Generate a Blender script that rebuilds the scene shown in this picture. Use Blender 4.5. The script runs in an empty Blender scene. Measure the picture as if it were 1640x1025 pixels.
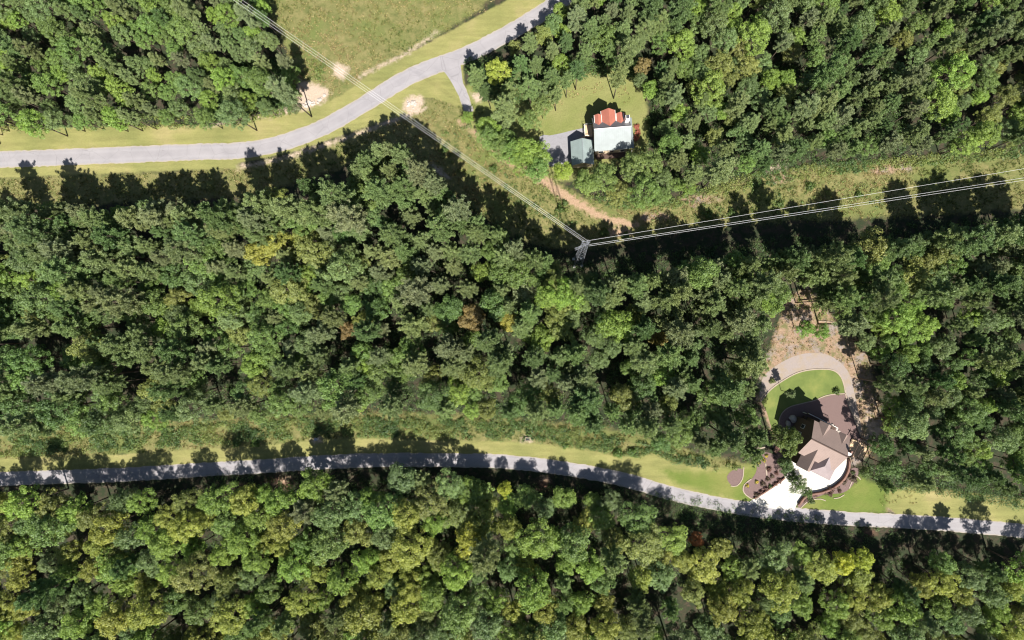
import bpy, bmesh, math, random
import numpy as np
from mathutils import Vector, Matrix

random.seed(7); rng = np.random.default_rng(11)
scene = bpy.context.scene
COL = scene.collection

# ------------------------------------------------------------------ camera, sky, sun
H = 120.0; F = 778.0; CX, CY = 887.5, 515.0            # flying height, focal length and nadir point of the aerial camera
cam_d = bpy.data.cameras.new('camera'); cam = bpy.data.objects.new('camera', cam_d); COL.objects.link(cam)
cam.location = (0, 0, H); cam.rotation_euler = (0, 0, 0)
cam_d.sensor_width = 36.0; cam_d.lens = 36.0 * F / 1640.0
cam_d.shift_x = (820 - CX) / 1640.0; cam_d.shift_y = -(512.5 - CY) / 1640.0
cam_d.clip_start = 1.0; cam_d.clip_end = 20000
scene.camera = cam

SUN_EL = math.radians(50); SUN_AZ = math.radians(163)   # azimuth clockwise from +Y
sdir = Vector((math.sin(SUN_AZ) * math.cos(SUN_EL), math.cos(SUN_AZ) * math.cos(SUN_EL), math.sin(SUN_EL)))
w = bpy.data.worlds.new('World'); scene.world = w; w.use_nodes = True
nt = w.node_tree; nt.nodes.clear()
sky = nt.nodes.new('ShaderNodeTexSky'); sky.sky_type = 'NISHITA'; sky.sun_disc = False
sky.sun_elevation = SUN_EL; sky.sun_rotation = SUN_AZ
bg = nt.nodes.new('ShaderNodeBackground'); bg.inputs[1].default_value = 0.05
wo = nt.nodes.new('ShaderNodeOutputWorld')
nt.links.new(sky.outputs[0], bg.inputs[0]); nt.links.new(bg.outputs[0], wo.inputs[0])
sl = bpy.data.lights.new('sun', 'SUN'); sl.energy = 5.0; sl.angle = math.radians(0.5); sl.color = (1.0, 0.95, 0.87)
sun = bpy.data.objects.new('sun', sl); COL.objects.link(sun); sun.location = sdir * 200
sun.rotation_euler = (-sdir).to_track_quat('-Z', 'Y').to_euler()
scene.view_settings.view_transform = 'Standard'; scene.view_settings.look = 'None'
scene.view_settings.gamma = 1.0; scene.view_settings.exposure = 1.25
scene.render.engine = 'CYCLES'
scene.cycles.pixel_filter_type = 'BLACKMAN_HARRIS'; scene.cycles.filter_width = 1.15
scene.cycles.max_bounces = 6; scene.cycles.diffuse_bounces = 3; scene.cycles.transmission_bounces = 3
scene.cycles.transparent_max_bounces = 4

def at(px, py, z=0.0):                                  # survey: where a point of the aerial view lies on the ground plan
    s = (H - z) / F
    return ((px - CX) * s, -(py - CY) * s)

# ------------------------------------------------------------------ tagging
def tag(o, label=None, cat=None, group=None, kind=None):
    if label: o['label'] = label
    if cat: o['category'] = cat
    if group: o['group'] = group
    if kind: o['kind'] = kind
    return o
def empty(name, loc, rz=0.0):
    o = bpy.data.objects.new(name, None); COL.objects.link(o)
    o.location = loc; o.rotation_euler = (0, 0, rz); o.empty_display_size = 0.5
    return o

# ------------------------------------------------------------------ materials
def mat(name):
    m = bpy.data.materials.new(name); m.use_nodes = True
    t = m.node_tree; t.nodes.clear()
    return m, t, t.nodes, t.links
class G:                                                # tiny node-graph helper
    def __init__(s, name):
        s.m = bpy.data.materials.new(name); s.m.use_nodes = True; s.t = s.m.node_tree; s.t.nodes.clear()
        s.out = s.t.nodes.new('ShaderNodeOutputMaterial'); s._pos = None
    def n(s, typ, **kw):
        x = s.t.nodes.new(typ)
        for k, v in kw.items(): setattr(x, k, v)
        return x
    def set(s, inp, v):
        if isinstance(v, bpy.types.NodeSocket): s.t.links.new(v, inp)
        else:
            if isinstance(v, (tuple, list)) and len(v) == 3 and inp.type == 'RGBA': v = (*v, 1)
            inp.default_value = v
    def pos(s):
        if s._pos is None: s._pos = s.n('ShaderNodeNewGeometry').outputs['Position']
        return s._pos
    def objpos(s): return s.n('ShaderNodeTexCoord').outputs['Object']
    def noise(s, scale, detail=4, rough=.6, vec=None, dist=0.0, col=False):
        x = s.n('ShaderNodeTexNoise'); s.set(x.inputs['Vector'], vec or s.pos())
        x.inputs['Scale'].default_value = scale; x.inputs['Detail'].default_value = detail
        x.inputs['Roughness'].default_value = rough; x.inputs['Distortion'].default_value = dist
        return x.outputs['Color' if col else 'Fac']
    def ramp(s, fac, stops):
        x = s.n('ShaderNodeValToRGB'); s.set(x.inputs[0], fac); e = x.color_ramp.elements
        while len(e) < len(stops): e.new(.5)
        for a, (p, c) in zip(e, stops): a.position = p; a.color = (*c, 1) if len(c) == 3 else c
        return x.outputs[0]
    def mix(s, f, a, b, mode='MIX'):
        x = s.n('ShaderNodeMix', data_type='RGBA', blend_type=mode)
        s.set(x.inputs[0], f); s.set(x.inputs[6], a); s.set(x.inputs[7], b); return x.outputs[2]
    def math(s, op, a, b=0.0, c=None, clamp=False):
        x = s.n('ShaderNodeMath', operation=op, use_clamp=clamp); s.set(x.inputs[0], a); s.set(x.inputs[1], b)
        if c is not None: s.set(x.inputs[2], c)
        return x.outputs[0]
    def mr(s, v, a, b, c=0.0, d=1.0, smooth=False):
        x = s.n('ShaderNodeMapRange', interpolation_type='SMOOTHSTEP' if smooth else 'LINEAR'); s.set(x.inputs[0], v)
        for i, q in zip((1, 2, 3, 4), (a, b, c, d)): x.inputs[i].default_value = q
        return x.outputs[0]
    def attr(s, name, typ='GEOMETRY', out='Fac'):
        return s.n('ShaderNodeAttribute', attribute_name=name, attribute_type=typ).outputs[out]
    def bump(s, h, strength=.5, dist=.1):
        x = s.n('ShaderNodeBump'); x.inputs['Strength'].default_value = strength; x.inputs['Distance'].default_value = dist
        s.set(x.inputs['Height'], h); return x.outputs[0]
    def finish(s, color, rough=.85, bump=None, metallic=0.0, spec=.3):
        p = s.n('ShaderNodeBsdfPrincipled'); s.set(p.inputs['Base Color'], color); s.set(p.inputs['Roughness'], rough)
        p.inputs['Metallic'].default_value = metallic; p.inputs['Specular IOR Level'].default_value = spec
        if bump is not None: s.set(p.inputs['Normal'], bump)
        s.t.links.new(p.outputs[0], s.out.inputs[0]); return s.m
    def leaf(s, color, trans=.3):
        d = s.n('ShaderNodeBsdfDiffuse'); s.set(d.inputs[0], color)
        tr = s.n('ShaderNodeBsdfTranslucent'); s.set(tr.inputs[0], s.mix(.5, color, (.9, 1, .3), 'MULTIPLY'))
        mx = s.n('ShaderNodeMixShader'); mx.inputs[0].default_value = trans
        s.t.links.new(d.outputs[0], mx.inputs[1]); s.t.links.new(tr.outputs[0], mx.inputs[2])
        gl = s.n('ShaderNodeBsdfGlossy'); gl.inputs['Roughness'].default_value = .55; gl.inputs[0].default_value = (.9, .95, 1, 1)
        m2 = s.n('ShaderNodeMixShader'); m2.inputs[0].default_value = .025
        s.t.links.new(mx.outputs[0], m2.inputs[1]); s.t.links.new(gl.outputs[0], m2.inputs[2])
        s.t.links.new(m2.outputs[0], s.out.inputs[0]); return s.m

def simple(name, base, vary=.25, scale=2.0, rough=.8, bumpd=0.02, metallic=0, spec=.3):
    g = G(name); n1 = g.noise(scale, 5, .65); n2 = g.noise(scale * .17, 3)
    f = g.math('MULTIPLY_ADD', n1, .6, g.math('MULTIPLY', n2, .4))
    lo = tuple(c * (1 - vary) for c in base); hi = tuple(min(1, c * (1 + vary)) for c in base)
    c = g.ramp(f, [(.3, lo), (.7, hi)])
    return g.finish(c, rough, g.bump(n1, .4, bumpd) if bumpd else None, metallic, spec)

def foliage_mat(name, trans=.28):
    gain = (1.74, 1.95, 1.52) if 'needle' in name else (1.72, 1.76, 1.26)
    g = G(name)
    tint = g.attr('tint', 'INSTANCER', 'Color'); var = g.attr('var')
    c = g.mix(1.0, g.mix(1.0, tint, gain, 'MULTIPLY'), g.ramp(var, [(0, (.55, .58, .6)), (.5, (1, 1, 1)), (1, (1.45, 1.35, 1.2))]), 'MULTIPLY')
    return g.leaf(c, trans)
M = {}
M['broad'] = foliage_mat('broad_leaves', .33)
M['needle'] = foliage_mat('pine_needles', .33)
M['bark'] = simple('bark', (.11, .085, .065), .35, 6, .95)
g = G('grass_tufts')
M['tuft'] = g.leaf(g.mix(1.0, g.ramp(g.attr('hue'), [(0, (.07, .115, .025)), (.3, (.13, .165, .04)), (.55, (.24, .23, .08)), (1, (.40, .31, .16))]),
                         g.ramp(g.attr('var'), [(0, (.6, .6, .6)), (1, (1.35, 1.35, 1.3))]), 'MULTIPLY'), .3)
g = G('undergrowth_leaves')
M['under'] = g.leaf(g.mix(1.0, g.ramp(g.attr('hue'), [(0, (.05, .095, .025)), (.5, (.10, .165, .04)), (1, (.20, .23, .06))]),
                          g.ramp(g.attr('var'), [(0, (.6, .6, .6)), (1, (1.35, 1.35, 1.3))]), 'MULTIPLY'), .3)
# road
g = G('worn_asphalt')
n1 = g.noise(9, 6, .7); n2 = g.noise(.25, 4, .55); n3 = g.noise(.9, 3, .6, dist=1.0)
c = g.ramp(n2, [(.3, (.205, .195, .205)), (.7, (.25, .237, .247))])
c = g.mix(.5, c, g.ramp(n1, [(.25, (.35, .35, .35)), (.75, (.65, .65, .65))]), 'OVERLAY')
edge = g.attr('edge')                                   # 0 at the middle of the lane, 1 at its rim: crumbled, sandy shoulder
c = g.mix(g.mr(g.math('ABSOLUTE', g.math('SUBTRACT', edge, .5)), 0, .22, .28, 0), c, (.28, .27, .28))
cv = g.n('ShaderNodeTexVoronoi', feature='DISTANCE_TO_EDGE'); g.set(cv.inputs['Vector'], g.pos()); cv.inputs['Scale'].default_value = .22
c = g.mix(g.mr(cv.outputs[0], 0, .012, .45, 0), c, (.12, .115, .12))
e2 = g.mr(g.math('ADD', edge, g.math('MULTIPLY', g.math('SUBTRACT', n3, .5), .25)), .80, 1.0, 0, .55)
c = g.mix(e2, c, (.30, .25, .17))
c = g.mix(g.mr(g.noise(.8, 5, .7, dist=2.5), .66, .70), c, (.17, .16, .165))
M['road'] = g.finish(c, .9, g.bump(n1, .3, .01))
g = G('concrete_drive')
n1 = g.noise(6, 6, .7); c = g.ramp(g.noise(.5, 4), [(.3, (.42, .40, .355)), (.7, (.53, .51, .455))])
c = g.mix(.3, c, g.ramp(n1, [(.3, (.4, .4, .4)), (.7, (.6, .6, .6))]), 'OVERLAY')
sp_ = g.n('ShaderNodeSeparateXYZ'); mp = g.n('ShaderNodeMapping'); g.set(mp.inputs['Vector'], g.pos()); mp.inputs['Rotation'].default_value = (0, 0, .464); g.set(sp_.inputs[0], mp.outputs[0])
for ax in (0, 1):
    c = g.mix(1.0, c, g.mr(g.math('ABSOLUTE', g.math('SUBTRACT', g.math('FRACT', g.math('DIVIDE', sp_.outputs[ax], 2.8)), .5)), 0, .022, .62, 1), 'MULTIPLY')
c = g.mix(g.mr(g.noise(.55, 5, .7, dist=1.5), .55, .72), c, (.40, .37, .32))
M['concrete'] = g.finish(c, .85, g.bump(n1, .2, .01))
M['grey_drive'] = simple('grey_drive', (.20, .195, .21), .18, 3)
M['kerb'] = simple('edging_stone', (.27, .22, .17), .25, 5)
g = G('lawn')
n1 = g.noise(7, 5, .75); n2 = g.noise(.22, 4, .6)
c = g.ramp(n2, [(.3, (.072, .10, .024)), (.52, (.105, .135, .034)), (.7, (.15, .165, .045))])
c = g.mix(.6, c, g.ramp(n1, [(.2, (.28, .28, .28)), (.8, (.72, .72, .72))]), 'OVERLAY')
M['lawn'] = g.finish(c, .95, g.bump(n1, .7, .05))
g = G('mulch')
n1 = g.noise(8, 5, .75); c = g.ramp(n1, [(.25, (.07, .042, .04)), (.5, (.13, .088, .082)), (.75, (.20, .14, .13))])
M['mulch'] = g.finish(c, .95, g.bump(n1, .9, .06))
g = G('gravel')
n1 = g.noise(9, 5, .8); c = g.ramp(n1, [(.25, (.13, .11, .10)), (.5, (.23, .195, .18)), (.75, (.35, .30, .275))])
c = g.mix(g.mr(g.noise(.35, 6, .75), .46, .75), c, (.24, .185, .12))
M['gravel'] = g.finish(c, .95, g.bump(n1, .9, .05))
M['rock'] = simple('pale_rock', (.36, .32, .285), .3, 3, .9, .05)

# the ground, one sheet: what grows or lies where follows outlines stored on its vertices
g = G('ground')
def zone(name, soft, amp, sc=.5):
    d = g.attr(name); nz = g.math('MULTIPLY', g.math('SUBTRACT', g.noise(sc, 5, .7), .5), amp)
    return g.mr(g.math('ADD', d, nz), -soft, soft, 0, 1, True)
nf = g.noise(3.5, 6, .75); nm = g.noise(.55, 5, .65); nl = g.noise(.09, 4, .55)
floor = g.ramp(nf, [(.25, (.022, .02, .014)), (.5, (.05, .042, .026)), (.75, (.10, .075, .045))])
floor = g.mix(g.mr(nm, .40, .55), floor, (.022, .034, .013))
meadow = g.ramp(g.math('MULTIPLY_ADD', nf, .5, g.math('MULTIPLY', nm, .5)),
                [(.3, (.055, .07, .022)), (.45, (.115, .13, .04)), (.56, (.19, .18, .07)), (.7, (.30, .25, .13))])
meadow = g.mix(g.mr(nl, .5, .66), meadow, g.ramp(nf, [(.3, (.08, .11, .03)), (.7, (.15, .18, .05))]))
mown = g.ramp(nl, [(.35, (.17, .185, .06)), (.55, (.225, .228, .08)), (.7, (.28, .255, .11))])
mown = g.mix(.5, mown, g.ramp(nf, [(.2, (.3, .3, .3)), (.8, (.7, .7, .7))]), 'OVERLAY')
stretch = g.n('ShaderNodeMapping'); g.set(stretch.inputs['Vector'], g.pos()); stretch.inputs['Rotation'].default_value = (0, 0, -.45); stretch.inputs['Scale'].default_value = (.12, 1.1, 1)
mown = g.mix(.35, mown, g.ramp(g.noise(.9, 3, .5, vec=stretch.outputs[0]), [(.35, (.36, .36, .34)), (.65, (.62, .62, .6))]), 'OVERLAY')
dirt = g.ramp(nf, [(.25, (.22, .145, .08)), (.5, (.33, .235, .15)), (.75, (.46, .35, .24))])
pale = g.ramp(nf, [(.25, (.22, .17, .11)), (.45, (.38, .31, .23)), (.75, (.56, .48, .38))])
straw = g.ramp(nf, [(.25, (.13, .085, .05)), (.45, (.24, .17, .11)), (.7, (.37, .28, .19))])
straw = g.mix(g.mr(nm, .48, .62), straw, (.135, .135, .055))
straw = g.mix(g.mr(g.noise(.3, 5, .7), .5, .62), straw, g.ramp(nf, [(.3, (.15, .13, .11)), (.7, (.30, .265, .235))]))
yard = g.ramp(nl, [(.35, (.15, .18, .05)), (.6, (.20, .21, .075)), (.75, (.28, .23, .11))])
yard = g.mix(.7, yard, g.ramp(nf, [(.2, (.26, .26, .26)), (.8, (.74, .74, .74))]), 'OVERLAY')
c = floor
c = g.mix(zone('z_litter', 1.2, 3.0), c, g.ramp(nf, [(.25, (.05, .03, .02)), (.55, (.12, .07, .045)), (.75, (.22, .13, .085))]))
c = g.mix(zone('z_meadow', .8, 4.0), c, meadow)
c = g.mix(zone('z_straw', .6, 3.0), c, straw)
c = g.mix(zone('z_yard', .6, 2.0), c, yard)
c = g.mix(zone('z_mown', .35, 1.2), c, mown)
green = g.ramp(nl, [(.3, (.085, .13, .022)), (.5, (.115, .16, .03)), (.68, (.165, .185, .048))])
green = g.mix(.6, green, g.ramp(g.noise(6, 5, .75), [(.2, (.28, .28, .28)), (.8, (.72, .72, .72))]), 'OVERLAY')
c = g.mix(zone('z_green', 1.2, 3.5), c, green)
c = g.mix(zone('z_pale', .8, 3.2, .8), c, pale)
c = g.mix(zone('z_dirt', .7, 4.2, .9), c, dirt)
c = g.mix(1.0, c, (.84, .80, .82), 'MULTIPLY')
M['ground'] = g.finish(c, .97, g.bump(g.math('MULTIPLY_ADD', nf, .35, nm), .8, .25))

# roofs: shingle courses are marked along each building's own axes
def roof_mat(name, base, course=.28, vary=.16):
    g = G(name); v = g.objpos()
    sep = g.n('ShaderNodeSeparateXYZ'); g.set(sep.inputs[0], v)
    h = g.math('FRACT', g.math('DIVIDE', sep.outputs[2], course * .6))
    line = g.mr(h, 0, .18, .72, 1.0)
    n1 = g.noise(5, 5, .7); n2 = g.noise(.5, 3)
    f = g.math('MULTIPLY_ADD', n1, .55, g.math('MULTIPLY', n2, .45))
    c = g.ramp(f, [(.3, tuple(x * (1 - vary) for x in base)), (.7, tuple(x * (1 + vary) for x in base))])
    c = g.mix(1.0, c, line, 'MULTIPLY')
    return g.finish(c, .8, g.bump(n1, .3, .02))
def metal_roof(name, base, rough=.5, pitch=.45, axis=0):
    g = G(name); sep = g.n('ShaderNodeSeparateXYZ'); g.set(sep.inputs[0], g.objpos())
    h = g.math('FRACT', g.math('DIVIDE', sep.outputs[axis], pitch))
    line = g.mr(h, 0, .12, .75, 1.0); n2 = g.noise(.8, 4)
    c = g.ramp(n2, [(.3, tuple(x * .9 for x in base)), (.7, tuple(x * 1.08 for x in base))])
    c = g.mix(.5, c, line, 'MULTIPLY'); c = g.mix(g.mr(g.noise(1.6, 5, .7, dist=1), .55, .75, 0, .3), c, tuple(x * .55 for x in base)); return g.finish(c, rough, g.bump(line, .5, .03), 0, .4)
M['roof_pale'] = metal_roof('pale_metal_roof', (.165, .19, .195))
M['roof_teal'] = metal_roof('teal_metal_roof', (.20, .245, .24), axis=1)
M['roof_red'] = metal_roof('red_metal_roof', (.33, .12, .085), pitch=.35, axis=1)
M['roof_brown'] = roof_mat('brown_shingles', (.20, .148, .128))
M['roof_lilac'] = metal_roof('lilac_metal_roof', (.215, .175, .175), pitch=.4, axis=0)
M['siding'] = simple('tan_siding', (.42, .34, .24), .1, 4, .8)
M['shade_dark_siding'] = simple('shade_dark_siding', (.10, .07, .055), .2, 5, .85)  # brown darkened to stand in for the deep shade on these walls
M['brick'] = simple('brown_brick', (.16, .09, .07), .35, 9, .9)
M['wood'] = simple('deck_wood', (.50, .36, .23), .25, 7, .85)
M['dark_wood'] = simple('dark_wood', (.07, .045, .035), .3, 7, .85)
M['white'] = simple('white_paint', (.72, .70, .66), .08, 4, .6)
M['glass'] = simple('window_glass', (.03, .04, .05), .1, 1, .08, 0, 0, .6)
M['black'] = simple('dark_metal', (.05, .05, .06), .2, 4, .5)
M['steel'] = simple('galvanised_steel', (.22, .23, .25), .15, 5, .6, 0, .2)
M['wire'] = simple('aluminium_wire', (.6, .6, .6), .04, 3, .5, 0, 0)
M['yellow'] = simple('yellow_petals', (.62, .42, .04), .3, 9, .8, 0)

# ------------------------------------------------------------------ mesh helpers
class MB:
    def __init__(s): s.v = []; s.f = []
    def add(s, vs, fs):
        o = len(s.v); s.v += [tuple(v) for v in vs]; s.f += [tuple(i + o for i in f) for f in fs]; return s
    def box(s, x0, y0, z0, x1, y1, z1, rot=0, piv=None):
        vs = [(x, y, z) for z in (z0, z1) for x, y in ((x0, y0), (x1, y0), (x1, y1), (x0, y1))]
        if rot:
            cx, cy = piv or ((x0 + x1) / 2, (y0 + y1) / 2); c_, s_ = math.cos(rot), math.sin(rot)
            vs = [(cx + (x - cx) * c_ - (y - cy) * s_, cy + (x - cx) * s_ + (y - cy) * c_, z) for x, y, z in vs]
        return s.add(vs, [(3, 2, 1, 0), (4, 5, 6, 7), (0, 1, 5, 4), (1, 2, 6, 5), (2, 3, 7, 6), (3, 0, 4, 7)])
    def slab(s, pts, th):                               # thick sheet under a 3-D polygon (roof planes)
        n = len(pts); up = list(pts); dn = [(x, y, z - th) for x, y, z in pts]
        fs = [tuple(range(n)), tuple(range(2 * n - 1, n - 1, -1))] + [(i, n + i, n + (i + 1) % n, (i + 1) % n) for i in range(n)]
        return s.add(up + dn, fs)
    def tube(s, pts, r, k=6, r1=None, cap=True):
        pts = [Vector(p) for p in pts]; n = len(pts); vs = []; fs = []
        for i, p in enumerate(pts):
            d = (pts[min(i + 1, n - 1)] - pts[max(i - 1, 0)]).normalized()
            a = d.cross(Vector((0, 0, 1)) if abs(d.z) < .9 else Vector((1, 0, 0))).normalized(); b = d.cross(a)
            rr = r if r1 is None else r + (r1 - r) * i / max(1, n - 1)
            for j in range(k):
                t = 2 * math.pi * j / k; vs.append(p + a * rr * math.cos(t) + b * rr * math.sin(t))
        for i in range(n - 1):
            for j in range(k):
                fs.append((i * k + j, i * k + (j + 1) % k, (i + 1) * k + (j + 1) % k, (i + 1) * k + j))
        if cap: fs += [tuple(range(k - 1, -1, -1)), tuple((n - 1) * k + j for j in range(k))]
        return s.add(vs, fs)
    def build(s, name, m, parent=None, loc=None, smooth=False):
        me = bpy.data.meshes.new(name); me.from_pydata(s.v, [], s.f); me.update()
        bm = bmesh.new(); bm.from_mesh(me); bmesh.ops.recalc_face_normals(bm, faces=bm.faces); bm.to_mesh(me); bm.free()
        if smooth:
            for p in me.polygons: p.use_smooth = True
        me.materials.append(m); o = bpy.data.objects.new(name, me); COL.objects.link(o)
        if parent: o.parent = parent
        if loc: o.location = loc
        return o

def catmull(pts, step=6, closed=False):
    P = [np.array(p, float) for p in pts]; out = []; n = len(P)
    rngi = range(n) if closed else range(n - 1)
    for i in rngi:
        p0, p1, p2, p3 = (P[(i - 1) % n], P[i], P[(i + 1) % n], P[(i + 2) % n]) if closed else (P[max(i - 1, 0)], P[i], P[i + 1], P[min(i + 2, n - 1)])
        m = max(2, int(np.linalg.norm(p2 - p1) / step))
        for k in range(m):
            t = k / m
            out.append(.5 * ((2 * p1) + (-p0 + p2) * t + (2 * p0 - 5 * p1 + 4 * p2 - p3) * t * t + (-p0 + 3 * p1 - 3 * p2 + p3) * t ** 3))
    if not closed: out.append(P[-1])
    return [tuple(o) for o in out]

def ribbon(name, pxpts, hw, z, m, jitter=.12):
    """road: strip with 5 vertices across, 'edge' runs 0..1 to the rim"""
    pts = [np.array(at(*p)) for p in catmull(pxpts, 5)]; n = len(pts); vs = []; ed = []; fs = []
    for i, p in enumerate(pts):
        d = pts[min(i + 1, n - 1)] - pts[max(i - 1, 0)]; d /= np.linalg.norm(d); nrm = np.array((-d[1], d[0]))
        for j, t in enumerate((-1.0, -.7, 0, .7, 1.0)):
            q = p + nrm * t * (hw + (random.uniform(-jitter, jitter) if abs(t) == 1 else 0)); vs.append((q[0], q[1], z)); ed.append(abs(t))
    for i in range(n - 1):
        for j in range(4): a = i * 5 + j; fs.append((a, a + 5, a + 6, a + 1))
    me = bpy.data.meshes.new(name); me.from_pydata(vs, [], fs)
    at_ = me.attributes.new('edge', 'FLOAT', 'POINT'); at_.data.foreach_set('value', ed)
    me.materials.append(m); o = bpy.data.objects.new(name, me); COL.objects.link(o); o['kind'] = 'structure'
    if me.polygons[0].normal.z < 0: me.flip_normals()
    return o

def sheet(name, pxpts, z, m, smooth=True, th=.0):
    pts = catmull(pxpts, 6, True) if smooth else pxpts
    me = bpy.data.meshes.new(name); me.from_pydata([(*at(*p), z) for p in pts], [], [tuple(range(len(pts)))])
    bm = bmesh.new(); bm.from_mesh(me); bmesh.ops.triangulate(bm, faces=bm.faces)
    for f in bm.faces:
        if f.normal.z < 0: f.normal_flip()
    bm.to_mesh(me); bm.free(); me.materials.append(m)
    o = bpy.data.objects.new(name, me); COL.objects.link(o); o['kind'] = 'structure'; return o

def edging(pxpts, label, w_=.16, h=.10, m=None, name='garden_edging', cat='edging', group='stone edgings round the garden of the brown roofed house'):
    pts = [Vector((*at(*p), 0)) for p in catmull(pxpts, 5)]; mb = MB(); n = len(pts); vs = []; fs = []
    for i, p in enumerate(pts):
        d = (pts[min(i + 1, n - 1)] - pts[max(i - 1, 0)]).normalized(); nn = Vector((-d.y, d.x, 0)) * w_ / 2
        vs += [p + nn, p + nn + Vector((0, 0, h)), p - nn + Vector((0, 0, h)), p - nn]
    for i in range(n - 1):
        a = i * 4; b = a + 4
        for k in range(3): fs.append((a + k, a + k + 1, b + k + 1, b + k))
    fs += [(0, 1, 2, 3), tuple(range(4 * n - 4, 4 * n))[::-1]]
    o = mb.add(vs, fs).build(name, m or M['kerb']); return tag(o, label, cat, group)

# ------------------------------------------------------------------ zones (outlines surveyed in the aerial view, at ground level; meadow edge cut back along the shadow band)
Z = {}
Z['mown'] = [[(-400, 215), (327, 200), (400, 188), (480, 176), (540, 156), (575, 132), (600, 115), (640, 93), (720, 50), (820, -5), (900, -60),
              (1010, -60), (900, 20), (800, 70), (745, 95), (745, 168), (700, 158), (674, 158), (662, 180), (640, 188), (600, 199), (560, 212), (500, 234), (440, 250), (380, 262), (327, 272), (-400, 290)],
             [(-400, 745), (100, 732), (327, 719), (430, 713), (480, 708), (520, 704), (600, 703), (700, 706), (800, 707), (900, 715), (1000, 731), (1050, 727), (1090, 737), (1140, 748), (1180, 752), (1225, 740), (1240, 790),
              (1210, 812), (1130, 797), (1060, 778), (1000, 760), (900, 742), (800, 730), (620, 728), (450, 737), (327, 748), (-400, 770)], [(1440, 780), (1650, 800), (2000, 840), (2000, 890), (1640, 850), (1440, 826)]]
Z['meadow'] = [[(-400, 295), (327, 270), (600, 200), (680, 160), (745, 160), (790, 200), (860, 262), (895, 292), (960, 322), (1080, 322), (1160, 297), (1300, 268), (1448, 256), (1640, 240), (2000, 205),
                (2000, 320), (1640, 335), (1448, 346), (1200, 358), (1050, 376), (940, 398), (850, 388), (780, 350), (700, 286), (640, 240), (560, 262), (480, 290), (327, 318), (-400, 340)],  # lower edge raised: dark forest floor paints in the wood's shadow band
               [(240, -200), (300, -120), (420, 10), (465, 95), (478, 150), (480, 178), (530, 165), (640, 95), (760, 20), (850, -60), (940, -200)],
               [(-400, 700), (327, 672), (600, 660), (800, 668), (1000, 690), (1100, 720), (1200, 745), (1190, 765), (1000, 740), (800, 715), (600, 708), (327, 725), (-400, 750)]]
Z['yard'] = [[(742, 140), (790, 140), (840, 140), (890, 125), (930, 115), (1010, 112), (1035, 165), (1035, 245), (1000, 262), (910, 290), (870, 290), (820, 262), (780, 230), (750, 200)]]
Z['straw'] = [[(848, 196), (856, 180), (880, 168), (905, 150), (940, 140), (962, 136), (958, 144), (915, 160), (885, 172), (868, 186), (858, 205)], [(985, 128), (1000, 130), (1006, 160), (998, 162)], [(1418, 784), (1460, 786), (1460, 822), (1417, 819)], [(1262, 478), (1300, 455), (1330, 505), (1352, 528), (1390, 572), (1402, 620), (1418, 690), (1400, 722), (1370, 745), (1250, 745), (1225, 665), (1212, 640), (1215, 610), (1228, 570), (1243, 530)],
              [(1090, 318), (1130, 310), (1160, 318), (1110, 332)], [(1020, 345), (1060, 338), (1075, 350), (1030, 358)], [(1235, 282), (1262, 276), (1270, 290), (1240, 294)], [(1390, 270), (1460, 262), (1460, 272), (1400, 280)]]
Z['green'] = [[(1120, 756), (1160, 752), (1192, 748), (1216, 740), (1236, 760), (1236, 800), (1206, 808), (1160, 797), (1085, 776), (1060, 752)], [(1270, 816), (1285, 800), (1322, 788), (1350, 786), (1368, 772), (1378, 762), (1404, 774), (1422, 780), (1420, 822), (1350, 822)]]
Z['litter'] = [[(420, 775), (440, 762), (470, 768), (460, 785)], [(700, 765), (720, 760), (735, 775), (715, 785)], [(860, 770), (880, 768), (885, 785), (865, 785)], [(1385, 850), (1400, 848), (1405, 856), (1390, 858)], [(640, 775), (655, 770), (660, 782)],
               [(327, 285), (400, 275), (500, 250), (560, 235), (560, 260), (480, 290), (327, 320)]]
Z['pale'] = [[(478, 128), (500, 134), (522, 140), (530, 150), (515, 165), (490, 176), (478, 176)], [(430, 178), (460, 172), (468, 180), (432, 188)],
             [(648, 160), (660, 153), (677, 156), (678, 168), (672, 182), (655, 184), (645, 175)],
             [(755, 150), (788, 146), (785, 158), (762, 164)], [(690, 262), (705, 270), (720, 285), (700, 278)], [(1225, 268), (1262, 262), (1258, 270), (1230, 276)],
             [(535, 100), (560, 108), (548, 128), (534, 118)],
             [(1385, 672), (1395, 668), (1412, 690), (1405, 700), (1392, 695)], [(500, 700), (512, 700), (516, 707), (500, 707)], [(835, 700), (850, 700), (850, 707), (835, 707)]]
Z['dirt'] = [[(780, 232), (800, 240), (845, 262), (880, 288), (925, 318), (968, 343), (1022, 358), (1020, 364), (990, 362), (945, 345), (905, 322), (870, 298), (835, 274), (800, 255)]]
def strip(pts, hw): return [(x, y - hw) for x, y in pts] + [(x, y + hw) for x, y in pts[::-1]]
Z['pale'].append(strip([(380, 268), (410, 263), (440, 256), (500, 239), (560, 219), (600, 204), (650, 186), (682, 172)], 2.2))
Z['pale'].append(strip([(327, 202), (400, 190), (440, 182)], 1.5))
Z['pale'].append(strip([(575, 124), (600, 110), (640, 92), (700, 52)], 1.5))
Z['dirt'].append(strip([(435, 776), (465, 768)], 3)); Z['dirt'].append(strip([(706, 764), (722, 765)], 3)); Z['dirt'].append(strip([(868, 766), (880, 768)], 3)); Z['dirt'].append(strip([(735, 196), (752, 208), (768, 222), (785, 238)], 3))
Z['dirt'].append(strip([(975, 372), (1010, 372)], 5))

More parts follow.
